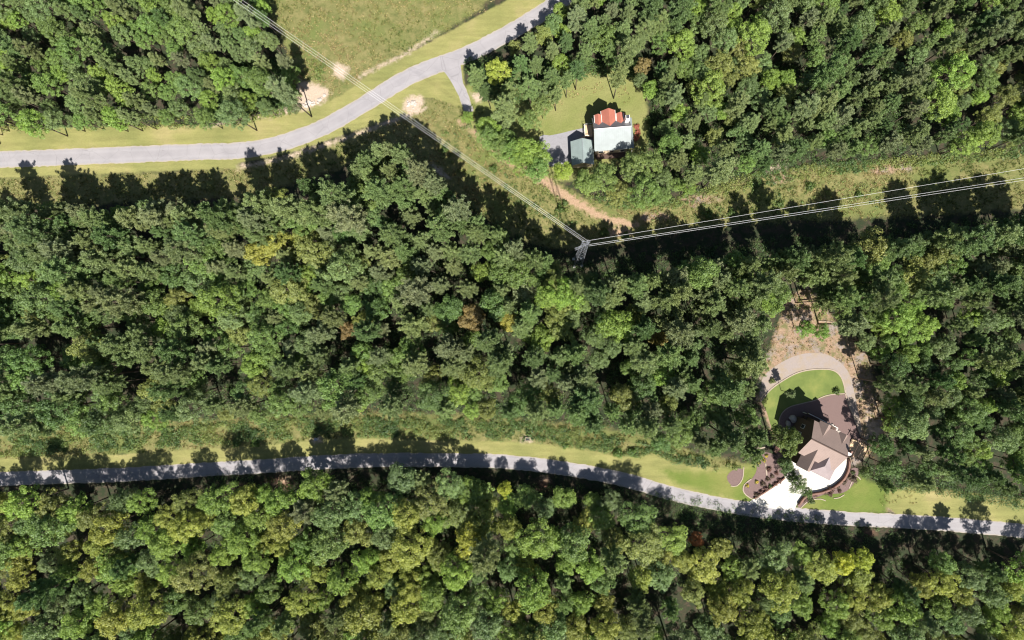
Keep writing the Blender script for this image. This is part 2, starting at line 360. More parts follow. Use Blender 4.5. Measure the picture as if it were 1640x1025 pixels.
def sdist(P, poly):                                     # signed distance, positive inside
    a = np.array(poly, float); b = np.roll(a, -1, 0); d = np.full(len(P), 1e9); ins = np.zeros(len(P), bool)
    for (x0, y0), (x1, y1) in zip(a, b):
        ex, ey = x1 - x0, y1 - y0; L = ex * ex + ey * ey
        t = np.clip(((P[:, 0] - x0) * ex + (P[:, 1] - y0) * ey) / L, 0, 1)
        d = np.minimum(d, np.hypot(P[:, 0] - x0 - t * ex, P[:, 1] - y0 - t * ey))
        c = ((y0 > P[:, 1]) != (y1 > P[:, 1]))
        with np.errstate(divide='ignore', invalid='ignore'):
            ins ^= c & (P[:, 0] < (x1 - x0) * (P[:, 1] - y0) / (y1 - y0 + 1e-12) + x0)
    return np.where(ins, d, -d)
def zoned(name, P, soft=True):
    r = np.full(len(P), -1e9)
    for poly in Z[name]: r = np.maximum(r, sdist(P, [at(*p) for p in (catmull(poly, 12, True) if soft else poly)]))
    return r
def stretchaxis(a, b, step, far):
    mid = list(np.arange(a, b + step / 2, step)); s = step; lo, hi = [], []; x = mid[-1]
    while x < far: s *= 1.35; x += s; hi.append(x)
    s = step; x = mid[0]
    while x > -far: s *= 1.35; x -= s; lo.append(x)
    return np.array(lo[::-1] + mid + hi)
gx = stretchaxis(-165, 145, .6, 2500); gy = stretchaxis(-100, 100, .6, 2500)
XX, YY = np.meshgrid(gx, gy); GP = np.stack([XX.ravel(), YY.ravel()], 1); nx, ny = len(gx), len(gy)
me = bpy.data.meshes.new('ground')
idx = np.arange(nx * ny).reshape(ny, nx)
quads = np.stack([idx[:-1, :-1].ravel(), idx[:-1, 1:].ravel(), idx[1:, 1:].ravel(), idx[1:, :-1].ravel()], 1)
def fill_mesh(me, V, Q, attrs=None, smooth=False):
    nv, nf = len(V), len(Q); k = Q.shape[1]
    me.vertices.add(nv); me.vertices.foreach_set('co', np.asarray(V, np.float32).ravel())
    me.loops.add(nf * k); me.loops.foreach_set('vertex_index', Q.astype(np.int32).ravel())
    me.polygons.add(nf); me.polygons.foreach_set('loop_start', np.arange(0, nf * k, k, dtype=np.int32))
    for n_, a in (attrs or {}).items():
        x = me.attributes.new(n_, 'FLOAT', 'POINT'); x.data.foreach_set('value', np.asarray(a, np.float32))
    me.update(calc_edges=True)
ga = {}
near = (abs(GP[:, 0]) < 400) & (abs(GP[:, 1]) < 300)
for k in ('mown', 'meadow', 'yard', 'straw', 'litter', 'green', 'pale', 'dirt'):
    r = np.full(len(GP), -50.0); r[near] = np.clip(zoned(k, GP[near], k in ('mown', 'meadow', 'yard')), -50, 50); ga['z_' + k] = r
fill_mesh(me, np.column_stack([GP, np.zeros(len(GP))]), quads, ga)
me.materials.append(M['ground']); ground = bpy.data.objects.new('ground', me); COL.objects.link(ground); ground['kind'] = 'structure'

UPPER = [(-500, 285), (-150, 262), (100, 252), (250, 246), (327, 243), (375, 242), (420, 236), (470, 223), (520, 203), (570, 175), (610, 150), (650, 126), (690, 108), (725, 96), (775, 74), (840, 38), (920, -15), (1050, -110), (1250, -240)]
LOWER = [(-500, 800), (-200, 775), (0, 767), (200, 760), (327, 752), (420, 747), (520, 740), (620, 737), (700, 737), (800, 739), (880, 747), (950, 758), (1010, 771), (1070, 789), (1130, 803), (1190, 814), (1250, 822), (1330, 829), (1400, 833), (1448, 835), (1560, 843), (1700, 858), (2000, 900)]
ribbon('upper_road', UPPER, 2.05, .012, M['road'])
ribbon('lower_road', LOWER, 1.75, .012, M['road'])
ribbon('side_road', [(712, 92), (724, 112), (735, 135), (744, 158), (752, 180)], 1.15, .008, M['road'])
sheet('road_junction', [(684, 98), (700, 92), (733, 86), (737, 100), (741, 130), (744, 152), (738, 158), (722, 130), (709, 113), (696, 112)], .016, M['road'])
sheet('gravel_drive', [(864, 219), (880, 217), (900, 213), (925, 207), (952, 204), (954, 232), (935, 236), (912, 262), (890, 268), (872, 258)], .008, M['grey_drive'])
sheet('driveway', [(1198, 805), (1220, 791), (1240, 778), (1256, 767), (1259, 752), (1268, 737), (1280, 737), (1300, 735), (1340, 722), (1358, 731), (1358, 748), (1349, 766), (1333, 779), (1314, 787), (1297, 790), (1286, 794), (1276, 808), (1272, 817), (1235, 814)], .020, M['concrete'], smooth=False)
sheet('garden_lawn', [(1219, 641), (1232, 626), (1250, 612), (1275, 598), (1300, 592.5), (1330, 593), (1344, 600), (1351, 615), (1354, 630), (1330, 633), (1305, 641), (1285, 646), (1262, 653), (1249, 668), (1246, 694), (1238, 692), (1228, 660)], .012, M['lawn'])
sheet('mulch_bed', [(1249, 668), (1262, 653), (1285, 646), (1305, 641), (1330, 633), (1354, 630), (1362, 655), (1378, 700), (1378, 725), (1340, 735), (1260, 735), (1238, 716), (1246, 694)], .008, M['mulch'])
sheet('gravel_path', [(1217, 638), (1222, 605), (1252, 580), (1290, 566), (1330, 570), (1360, 598), (1372, 650), (1380, 690), (1368, 690), (1356, 640), (1351, 612), (1344, 599), (1330, 592), (1300, 591.5), (1275, 597), (1250, 611), (1232, 625)], .006, M['gravel'])
sheet('mulch_bed', [(1191, 789), (1191, 777), (1203, 768), (1212, 752), (1210, 732), (1224, 724), (1240, 728), (1254, 735), (1259, 752), (1256, 766), (1235, 781), (1206, 798)], .024, M['mulch'])
sheet('mulch_bed', [(1277, 810), (1288, 797), (1315, 790), (1338, 779), (1354, 765), (1364, 750), (1376, 752), (1366, 776), (1350, 789), (1320, 792), (1296, 803), (1284, 813)], .024, M['mulch'])
sheet('mulch_bed', [(1164, 763), (1178, 750), (1190, 752), (1189, 766), (1180, 778), (1170, 776)], .024, M['mulch'])
# ------------------------------------------------------------------ trees
def leaf_quads(C, N, L, W, twist=None):
    """quads centred at C with normal N"""
    n = len(C); N = N / np.linalg.norm(N, axis=1, keepdims=True)
    R = rng.normal(size=(n, 3)); T = np.cross(N, R); T /= np.linalg.norm(T, axis=1, keepdims=True); B = np.cross(N, T)
    L = L[:, None] / 2; W = W[:, None] / 2
    V = np.stack([C - T * L, C + B * W, C + T * L, C - B * W], 1).reshape(-1, 3)
    return V, np.arange(4 * n).reshape(n, 4)
def needle_quads(C, D, L, W):
    """thin quads growing from C along D"""
    n = len(C); D = D / np.linalg.norm(D, axis=1, keepdims=True); R = rng.normal(size=(n, 3)); B = np.cross(D, R); B /= np.linalg.norm(B, axis=1, keepdims=True)
    e = C + D * L[:, None]; b = B * W[:, None] / 2; m = C + D * L[:, None] * .45
    V = np.stack([C, m + b, e, m - b], 1).reshape(-1, 3)
    return V, np.arange(4 * n).reshape(n, 4)
def mesh_from(name, parts, m):
    V = []; Q = []; va = []; o = 0
    for v, q, a in parts: V.append(v); Q.append(q + o); va.append(a); o += len(v)
    me = bpy.data.meshes.new(name); fill_mesh(me, np.concatenate(V), np.concatenate(Q), {'var': np.concatenate(va)})
    me.materials.append(m); return me
def mb_mesh(mb, name, m):
    me = bpy.data.meshes.new(name); me.from_pydata(mb.v, [], mb.f); me.materials.append(m)
    for p in me.polygons: p.use_smooth = True
    return me

def broadleaf(h, R, seed, nclump=92, nleaf=92, open_=.0):
    r = random.Random(seed); tr = MB()
    z0 = h * .42; zc = h * .68
    lean = (r.uniform(-.4, .4), r.uniform(-.4, .4))
    tr.tube([(0, 0, -.3), (lean[0] * .3, lean[1] * .3, h * .3), (lean[0], lean[1], h * .62), (lean[0] * 1.1, lean[1] * 1.1, h * .85)], .2, 7, .05)
    parts = []
    lobes = [(r.uniform(0, 6.28), r.uniform(.12, .3)) for _ in range(4)]
    centres = []
    for i in range(nclump):
        for _ in range(40):
            u = r.random(); th = r.uniform(0, 2 * math.pi); cz = r.uniform(-.45, 1.0)
            rad = math.sqrt(max(0, 1 - cz * cz)); shell = r.uniform(.70, 1.0) if u < .82 else r.uniform(.3, .7)
            lob = 1 + sum(a * math.cos(k * (th - p)) for k, (p, a) in enumerate(lobes, 2)) * .55
            x = rad * R * shell * lob * math.cos(th); y = rad * R * shell * lob * math.sin(th); z = zc + cz * (h - zc) * shell * (.9 if cz > 0 else 1.0)
            if all((x - a) ** 2 + (y - b) ** 2 + (z - c_) ** 2 > (.6) ** 2 for a, b, c_, _ in centres): break
        s = r.uniform(.36, .74); centres.append((x, y, z, s))
    for i, (x, y, z, s) in enumerate(centres):
        if i % 3 == 0:
            b = r.uniform(.35, .65) * z; tr.tube([(lean[0] * .6, lean[1] * .6, min(b + .5, h * .6)), (x * .5, y * .5, z * .82), (x, y, z)], .055, 4, .015, cap=False)
        n = int(nleaf * (s / .62) ** 2); D = rng.normal(size=(n, 3)); D /= np.linalg.norm(D, axis=1, keepdims=True); D[:, 2] = np.where(D[:, 2] < -.2, -D[:, 2] * .6, D[:, 2])
        rr = s * rng.uniform(.6, 1.12, n) ** .6
        C = np.array([x, y, z]) + D * rr[:, None] * np.array([1.05, 1.05, .75])
        N = D * .9 + rng.normal(size=(n, 3)) * .55 + np.array([0, 0, .35])
        v, q = leaf_quads(C, N, rng.uniform(.19, .34, n), rng.uniform(.12, .21, n))
        base = r.uniform(.3, .72)
        parts.append((v, q, np.repeat(np.clip(base + rng.normal(0, .16, n), 0, 1), 4)))
    return mesh_from('crown', parts, M['broad']), mb_mesh(tr, 'trunk', M['bark'])

def pine(h, R, seed):
    r = random.Random(seed); tr = MB(); parts = []
    lx, ly = r.uniform(-.4, .4), r.uniform(-.4, .4)
    tr.tube([(0, 0, -.3), (lx * .3, ly * .3, h * .4), (lx, ly, h * .8), (lx, ly, h * .97)], .19, 7, .03)
    z = h * .52
    while z < h * .97:
        f = (z - h * .52) / (h * .46); prof = (math.sin(math.pi * min(1, .22 + f * .62)) ** .8) if f < .6 else max(.16, (1 - f) / .4) ** .75 * .92
        nb = r.choice((4, 5, 5, 6)) if f < .85 else 4; a0 = r.uniform(0, 6.28)
        for b in range(nb):
            if r.random() < .12: continue
            a = a0 + 2 * math.pi * b / nb + r.uniform(-.35, .35); L = R * prof * r.uniform(.65, 1.12)
            rise = r.uniform(.1, .45) * L * (1 if f > .3 else .4)
            tipx, tipy, tipz = lx + L * math.cos(a), ly + L * math.sin(a), z + rise
            tr.tube([(lx, ly, z - .1), (lx + L * .6 * math.cos(a), ly + L * .6 * math.sin(a), z + rise * .4), (tipx, tipy, tipz)], .04, 3, .012, cap=False)
            k = 3 + int(L / .40)
            for j in range(k):
                t = 1 - .8 * (j / k) ** 1.0 + r.uniform(-.05, .05); off = r.uniform(-.35, .35) * L * .55 * (1.1 - t + .25)
                cx = lx + L * t * math.cos(a) - off * math.sin(a); cy = ly + L * t * math.sin(a) + off * math.cos(a); cz = z + rise * t * t + r.uniform(-.1, .15)
                n = 42; D = rng.normal(size=(n, 3)) + np.array([math.cos(a) * .7, math.sin(a) * .7, .55])
                C = np.array([cx, cy, cz]) + rng.normal(0, .10, (n, 3))
                v, q = needle_quads(C, D, rng.uniform(.24, .44, n), rng.uniform(.07, .13, n))
                parts.append((v, q, np.repeat(np.clip(r.uniform(.3, .7) + rng.normal(0, .14, n), 0, 1), 4)))
        z += r.uniform(.42, .68) * h / 16
    return mesh_from('crown', parts, M['needle']), mb_mesh(tr, 'trunk', M['bark'])

BROAD = [(13.0, 3.1, 1), (13.5, 3.4, 2), (12.5, 2.8, 3), (13.0, 3.2, 4), (12, 3.0, 5), (13.5, 2.9, 6)]
PINE = [(18.0, 2.8, 11), (17.5, 2.5, 12), (18.5, 3.0, 13), (17.0, 2.6, 14), (18, 2.7, 15)]
PB = [broadleaf(*b) for b in BROAD]; PP = [pine(*p) for p in PINE]

def place_tree(kind, i, px, py, scale, tint, label, group, name=None, zsc=1.0, rz=None):
    P, S = (PP, PINE) if kind == 'pine' else (PB, BROAD)
    i %= len(P); h = S[i][0] * scale * zsc
    x, y = at(px, py, h * .8)
    t = empty(name or ('pine_tree' if kind == 'pine' else 'broadleaf_tree'), (x, y, 0), random.uniform(0, 6.28) if rz is None else rz)
    t.scale = (scale, scale, scale * zsc)
    tag(t, label, 'tree', group)
    for nm, me in (('crown', P[i][0]), ('trunk', P[i][1])):
        o = bpy.data.objects.new(nm, me); COL.objects.link(o); o.parent = t
        if nm == 'crown': o['tint'] = [float(c) for c in tint]
    return t

def inpoly(px, py, poly):
    return sdist(np.array([[px, py]], float), poly)[0] > 0
# tints (leaf colour of a kind of tree)
PT = {'sage green': (.118, .135, .066), 'dull green': (.095, .122, .055), 'grey-green': (.122, .132, .080), 'dark green': (.068, .098, .042)}
BT = {'mid green': (.082, .125, .042), 'fresh green': (.108, .158, .040), 'yellow-green': (.145, .160, .042), 'blue-green': (.082, .118, .055), 'dark green': (.055, .092, .034), 'olive': (.110, .125, .045)}

WOODS = [   # outline of the crowns as seen from above, spacing, share of pines, scale range, leaf tints
 dict(id='nw', poly=[(-60, -60), (400, -60), (440, 60), (465, 95), (470, 118), (478, 148), (472, 172), (440, 176), (400, 184), (330, 196), (-60, 205)], sp=27, pine=.35, sc=(.6, .9), bt=['mid green', 'dull', 'fresh green', 'blue-green']),
 dict(id='main', poly=[(-60, 335), (250, 325), (327, 320), (345, 318), (375, 322), (440, 312), (468, 305), (482, 292), (512, 287), (545, 292), (565, 280), (573, 258), (582, 236), (605, 228), (635, 232), (660, 248), (680, 262), (692, 283), (715, 295), (740, 325),
        (772, 345), (798, 358), (818, 378), (838, 398), (875, 412), (903, 425), (915, 448), (960, 440), (1000, 434), (1060, 428), (1130, 422), (1170, 412), (1215, 404), (1260, 406), (1300, 400), (1340, 402), (1385, 384), (1448, 378), (1720, 345),
        (1720, 470), (1440, 480), (1398, 558), (1352, 538), (1332, 505), (1300, 458), (1262, 470), (1245, 495), (1240, 530), (1222, 565), (1212, 600), (1205, 640), (1218, 680), (1222, 705), (1200, 735), (1150, 738), (1080, 722), (1000, 700), (940, 688), (820, 672), (700, 668), (560, 665), (420, 672), (327, 680), (-60, 700)],
      sp=27.5, pine=.60, sc=(.84, 1.1), bt=['mid green', 'fresh green', 'blue-green', 'olive', 'mid green', 'dark green']),
 dict(id='east', poly=[(1395, 500), (1440, 470), (1720, 470), (1720, 800), (1460, 775), (1425, 765), (1400, 745), (1408, 715), (1425, 690), (1412, 610), (1398, 560)], sp=29, pine=.35, sc=(.7, 1.0), bt=['mid green', 'fresh green', 'dark green', 'blue-green']),
 dict(id='south', poly=[(-60, 800), (327, 790), (372, 798), (392, 782), (440, 772), (512, 768), (560, 758), (640, 757), (700, 766), (760, 766), (830, 772), (900, 782), (975, 784), (1020, 806), (1058, 832), (1100, 858), (1180, 872), (1250, 878), (1330, 882), (1448, 888), (1720, 910), (1720, 1100), (-60, 1100)],
      sp=34, pine=.08, sc=(.88, 1.15), bt=['mid green', 'yellow-green', 'fresh green', 'blue-green', 'yellow-green', 'olive', 'yellow-green', 'fresh green']),
 dict(id='ne', poly=[(752, 95), (830, 60), (960, -60), (1720, -60), (1720, 225), (1448, 250), (1300, 262), (1220, 276), (1140, 292), (1080, 316), (1010, 322), (960, 316), (925, 300), (930, 282), (970, 268), (1010, 262), (1048, 240), (1052, 200), (1058, 175), (1040, 150), (1012, 128), (985, 116), (940, 124), (910, 136), (892, 156), (864, 182), (838, 188), (800, 182), (776, 164), (752, 130)],
      sp=27, pine=.55, sc=(.68, .98), bt=['mid green', 'olive', 'fresh green', 'blue-green']),
 dict(id='strip', poly=[(760, 192), (800, 198), (815, 210), (850, 220), (874, 233), (878, 277), (850, 282), (828, 264), (798, 246), (772, 226)], sp=18, pine=0, sc=(.74, .95), bt=['fresh green', 'fresh green', 'mid green']),
 dict(id='garage', poly=[(885, 268), (925, 272), (950, 285), (925, 300), (900, 290)], sp=22, pine=0, sc=(.55, .7), bt=['fresh green', 'mid green']),
]
def place_name(wid, x, y):
    if wid == 'nw': return 'beyond the upper road, ' + ('beside the bare earth' if x > 420 else 'far left' + (', near the verge' if y > 160 else ''))
    if wid == 'strip': return 'in the row left of the grey drive, ' + ('upper end' if x < 810 else 'lower end')
    if wid == 'garage': return 'just below the teal garage roof'
    if wid == 'east': return 'right of the brown roofed house, ' + ('above the mulch bank' if y < 640 else 'beside the timber pergola')
    if wid == 'ne':
        if x < 1045 and y < 200: return 'above the yard of the red dormered house, ' + ('left' if x < 850 else 'middle' if x < 950 else 'right')
        if x < 1090: return 'below the red dormered house' if y > 200 else 'close to the right side of the red dormered house'
        return 'in the upper right wood, ' + ('top edge' if y < 150 else 'middle' if y < 220 else 'bordering the clearing') + (', left' if x < 1200 else ', centre' if x < 1330 else ', right')
    if wid == 'south':
        k = ['left end', 'left', 'left of centre', 'centre', 'right of centre', 'right', 'right end'][min(6, int((x - 320) / 162))]
        q = y - max(0, x - 1000) * .16
        return 'in the lower wood, ' + k + (', front rank' if q < 815 else ', second rank' if q < 860 else ', bottom edge')
    k = ['far left', 'left', 'left of centre', 'centre', 'right of centre', 'right', 'far right'][min(6, int((x - 320) / 162))]
    d = 'top edge' if y < (345 if x < 600 else 330 + (x - 600) * .33 if x < 920 else 455) else 'upper part' if y < 480 else 'middle' if y < 560 else 'lower part' if y < 625 else 'bottom edge'
    return 'in the middle wood, ' + k + ', ' + d

SPECIAL = [ # px, py, kind, scale, tint, label
 (412, 402, 'b', .95, (.165, .165, .045), 'golden yellow-leaved tree on the left of the big middle wood'),
 (440, 388, 'b', .95, (.17, .175, .05), 'yellow-olive tree right beside the golden one in the big middle wood'),
 (755, 508, 'b', 1.0, (.135, .10, .05), 'large rust-brown tree at the centre of the big middle wood'),
 (812, 514, 'b', .75, (.20, .185, .05), 'small mustard-olive tree right of the rust-brown one in the middle wood'),
 (558, 528, 'b', .72, (.12, .085, .045), 'reddish-brown small tree left of centre in the big middle wood'),
 (838, 470, 'b', .95, (.12, .14, .09), 'pale grey-green rounded tree above the mustard tree in the middle wood'),
 (1055, 540, 'b', .72, (.17, .14, .055), 'tan-olive tree right of centre in the big middle wood'),
 (1117, 866, 'b', .48, (.26, .10, .05), 'small orange-red tree standing among the wood below the lower road'),
 (1352, 905, 'b', .85, (.24, .25, .035), 'bright yellow tree near the lower right corner of the lower wood'),
 (1384, 898, 'b', .75, (.20, .23, .04), 'lime green tree right of the bright yellow tree'),
 (752, 868, 'b', 1.15, (.17, .175, .035), 'broad yellow-green tree below the lower road near the middle of the wood'),
 (808, 785, 'b', .55, (.20, .22, .035), 'small lime tree behind the roadside rank of the lower wood'),
 (1030, 104, 'b', .6, (.13, .10, .05), 'small brownish tree at the top above the red dormered house'),
 (796, 110, 'b', .8, (.17, .20, .045), 'bright yellow-green tree right of the side road'),
 (902, 272, 'b', .72, (.14, .185, .035), 'bright green bushy tree below the grey drive by the teal garage'),
 (538, 788, 'p', .85, (.13, .14, .08), 'pale sage pine standing in the front rank below the lower road'),
 (1264, 706, 'b', .95, (.075, .10, .035), 'dark rounded tree pressed against the left side of the brown roofed house'),
 (1280, 775, 'b', .6, (.06, .09, .03), 'dark green shrubby tree between the white driveway and the pad'),
 (1293, 789, 'b', .42, (.055, .085, .03), 'low dark green shrubby tree where the curved wall meets the white driveway'),
 (1268, 762, 'b', .42, (.05, .08, .03), 'low dark green tree hiding the left rim of the white pad'),
 (1260, 745, 'b', .62, (.05, .08, .03), 'dark green tree at the left corner of the white pad'),
 (1214, 700, 'p', .95, (.095, .12, .055), 'large pine reaching over the left edge of the brown house garden'),
 (1206, 728, 'p', .85, (.10, .125, .055), 'pine just above the round flower bed left of the driveway'),
 (1268, 630, 'p', .40, (.13, .15, .09), 'small pale conifer standing on the lawn behind the brown roofed house'),
 (1292, 526, 'b', .58, (.085, .15, .03), 'low leafy tree in the middle of the brown clearing, left one of the pair'),
 (1318, 532, 'b', .58, (.08, .14, .03), 'low leafy tree in the middle of the brown clearing, right one of the pair'),
 (1388, 757, 'b', .5, (.07, .10, .035), 'small dark tree at the end of the curved wall by the pergola'),
 (748, 186, 'b', .42, (.10, .15, .035), 'small fresh green tree where the side road ends'),
 (1425, 780, 'p', .62, (.10, .13, .05), 'pine at the right end of the front lawn'),
 (1016, 266, 'b', 1.0, (.09, .12, .045), 'leafy tree just below the middle of the pale metal roof'),
 (1040, 258, 'b', .95, (.08, .11, .04), 'leafy tree below the right corner of the pale metal roof'),
 (968, 282, 'b', .95, (.09, .125, .045), 'leafy tree below the gap between garage and pale roofed house'),
 (940, 290, 'b', .9, (.10, .14, .045), 'leafy tree right of the bright green bushy tree by the garage'),
 (868, 168, 'b', .7, (.09, .12, .045), 'leafy tree at the left end of the yard, above the grey drive'),
 (848, 190, 'b', .72, (.085, .12, .045), 'leafy tree between the hedge-like row and the left end of the yard'),
 (890, 150, 'p', .62, (.11, .13, .06), 'short pine at the upper left rim of the yard'),
 (993, 118, 'p', .85, (.12, .13, .06), 'tall pine with a bare trunk above the yard of the red dormered house'),
]
individual = []; rest = []
taken = [(s[0], s[1], 30 * (s[3] ** .7)) for s in SPECIAL] + [(1374, 716, 36), (1362, 735, 26), (1398, 690, 20)]
for wd in WOODS:
    poly = wd['poly']; xs = [p[0] for p in poly]; ys = [p[1] for p in poly]; pts = []; sp = wd['sp']; R_ = random.Random(wd['id'])
    n = int((max(xs) - min(xs)) * (max(ys) - min(ys)) / (sp * sp) * 14)
    cand = np.array([[R_.uniform(min(xs), max(xs)), R_.uniform(min(ys), max(ys))] for _ in range(n)])
    sd = sdist(cand, poly)
    for (x, y), d in zip(cand, sd):
        if d < sp * .26: continue
        u_ = R_.random() ** 1.15; sc = wd['sc'][0] * .88 + (wd['sc'][1] * 1.12 - wd['sc'][0] * .88) * u_; loc = sp * sc / (.5 * (wd['sc'][0] + wd['sc'][1])) * R_.uniform(.93, 1.05)
        if wd['id'] == 'main' and 505 < y < 665 and math.sin(x * .041 + 1.2 * math.sin(y * .03)) + math.sin(x * .083 + y * .031 + 2) + .5 * math.sin(y * .06 + x * .01) > .72: continue
        if wd['id'] == 'main' and d < 36 and y < 480: loc *= .76
        if any((x - a) ** 2 + (y - b) ** 2 < loc * loc for a, b in pts): continue
        if any((x - a) ** 2 + (y - b) ** 2 < c_ * c_ for a, b, c_ in taken): continue
        pts.append((x, y))
        patch = math.sin(x * .013 + y * .009 + 1.3) + math.sin(x * .021 - y * .017)
        pr = wd['pine'] + .22 * patch * (1 if wd['id'] in ('main', 'ne') else 0)
        if wd['id'] == 'main' and y > 440 and x < 700: pr -= .2
        if wd['id'] == 'main' and y < 400: pr += .25
        kind = 'pine' if R_.random() < pr else 'b'
        if wd['id'] == 'south' and d < 24 and x > 560 and R_.random() < .25: continue
        edgeh = (.74 if x > 640 else 1.0) if wd['id'] == 'south' and d < 62 else 1.27 if wd['id'] == 'main' and d < 60 and y < 480 else 1.0
        if wd['id'] in ('main', 'ne') and d < sp * .8 and kind == 'b' and R_.random() < .6: sc *= .8
        if kind == 'pine':
            tn = R_.choices(list(PT), (5, 3, 2, 1))[0]; tint = PT[tn]
        else:
            tn = R_.choice([t for t in wd['bt'] if t in BT]); tint = BT[tn]
        j = R_.uniform(.86, 1.16); tint = tuple(c_ * j * R_.uniform(.95, 1.05) for c_ in tint)
        inside = 322 < x < 1453 and 90 < y < 940
        rec = (kind, R_.randrange(30), x, y, sc, tint, tn, wd['id'], R_.uniform(.88, 1.12) * edgeh)
        (individual if inside else rest).append(rec)
npine = nb = 0
individual.sort(key=lambda r: -r[4] * (2.5 if r[0] == 'pine' else 3))
SZ = {w_['id']: (w_['sc'][0] + (w_['sc'][1] - w_['sc'][0]) * .33, w_['sc'][0] + (w_['sc'][1] - w_['sc'][0]) * .67) for w_ in WOODS}
LAND = [(s_[0], s_[1], 'the ' + s_[5]) for s_ in SPECIAL[:14]] + [(930, 415, 'the lattice tower'), (508, 700, 'the white utility box'), (845, 700, 'the concrete drain'), (505, 160, 'the pale rocks'),
        (1304, 470, 'the top tip of the brown clearing'), (335, 335, 'the top left corner of the middle wood'), (610, 235, 'the top point of the middle wood'), (1240, 830, 'the driveway mouth')]
NEAR = {}                                               # the tree next to a landmark on each side is named after it
for lx, ly, ln in LAND:
    for dn, (ux, uy) in {'directly left of ': (-1, 0), 'directly right of ': (1, 0), 'directly above ': (0, -1), 'directly below ': (0, 1)}.items():
        best = None
        for r_ in individual:
            ddx, ddy = r_[2] - lx, r_[3] - ly; al = ddx * ux + ddy * uy; ac = abs(ddx * uy - ddy * ux)
            if 8 < al < 62 and ac < al * .9 and (r_[2], r_[3]) not in NEAR and (best is None or al + ac < best[0]): best = (al + ac, (r_[2], r_[3]))
        if best and len((dn + ln).split()) <= 12: NEAR[best[1]] = dn + ln
todo = []
for rec in individual:
    kind, i, x, y, sc, tint, tn, wid, zs = rec
    if (kind == 'pine' and npine >= 290) or (kind == 'b' and nb >= 272): rest.append(rec); continue
    where = place_name(wid, x, y); size = 'big ' if sc > SZ[wid][1] else 'small ' if sc < SZ[wid][0] else ''
    what = 'pine' if kind == 'pine' else 'leafy tree'; grp = what + 's ' + where
    if kind == 'pine': npine += 1
    else: nb += 1
    todo.append([('' if (x, y) in NEAR else size) + tn + ' ' + what + ' ' + (NEAR[(x, y)] if (x, y) in NEAR else where), grp, rec])
same = {}
for t_ in todo: same.setdefault(t_[0], []).append(t_)
for lab_, ts in same.items():
    if len(ts) < 2: continue
    ts.sort(key=lambda t_: t_[2][2]); words = ['leftmost', 'second leftmost', 'third leftmost', 'fourth leftmost', 'fifth leftmost', 'sixth leftmost', 'seventh leftmost']
    for q, t_ in enumerate(ts): t_[0] = lab_ + ', ' + ('rightmost' if q == len(ts) - 1 else words[min(q, 6)])
for lab, grp, (kind, i, x, y, sc, tint, tn, wid, zs) in todo:
    place_tree('pine' if kind == 'pine' else 'b', i, x, y, sc, tint, lab, grp, zsc=zs)
for k, (x, y, kd, sc, tint, lab) in enumerate(SPECIAL):
    place_tree('pine' if kd == 'p' else 'b', k, x, y, sc, tint, lab, None, zsc=1.3 if (x, y) == (1264, 706) else 1.0)
print('trees', npine, nb, 'rest', len(rest))
# far woods beyond the photographed ground: more of the same, counted as one mass per kind
def far_points():
    R_ = random.Random(5); out = []
    for _ in range(9000):
        x = R_.uniform(-900, 2500); y = R_.uniform(-700, 1750)
        if -60 < x < 1720 and -60 < y < 1100: continue
        if y < -60 and 400 < x + (y + 60) * .0 < 640 and y > -200: continue
        if any((x - a) ** 2 + (y - b) ** 2 < 38 ** 2 for a, b in out[-2500:]): continue
        if (x < -60 and 200 < y < 340) or (x < -60 and 700 < y < 800 + 8) or (x > 1720 and (190 < y < 330 or 820 < y < 915)): continue
        if 640 < x < 1400 and -300 < y < -60 and abs((y + 60) + (x - 985) * .7) < 70: continue
        out.append((x, y))
    return out
fr = random.Random(9)
for x, y in far_points():
    kind = 'pine' if fr.random() < (.1 if y > 800 else .5) else 'b'
    tint = fr.choice(list((PT if kind == 'pine' else BT).values())); j = fr.uniform(.85, 1.15)
    rest.append((kind, 0, x, y, fr.uniform(.85, 1.2), tuple(c_ * j for c_ in tint), '', 'far', fr.uniform(.9, 1.1)))

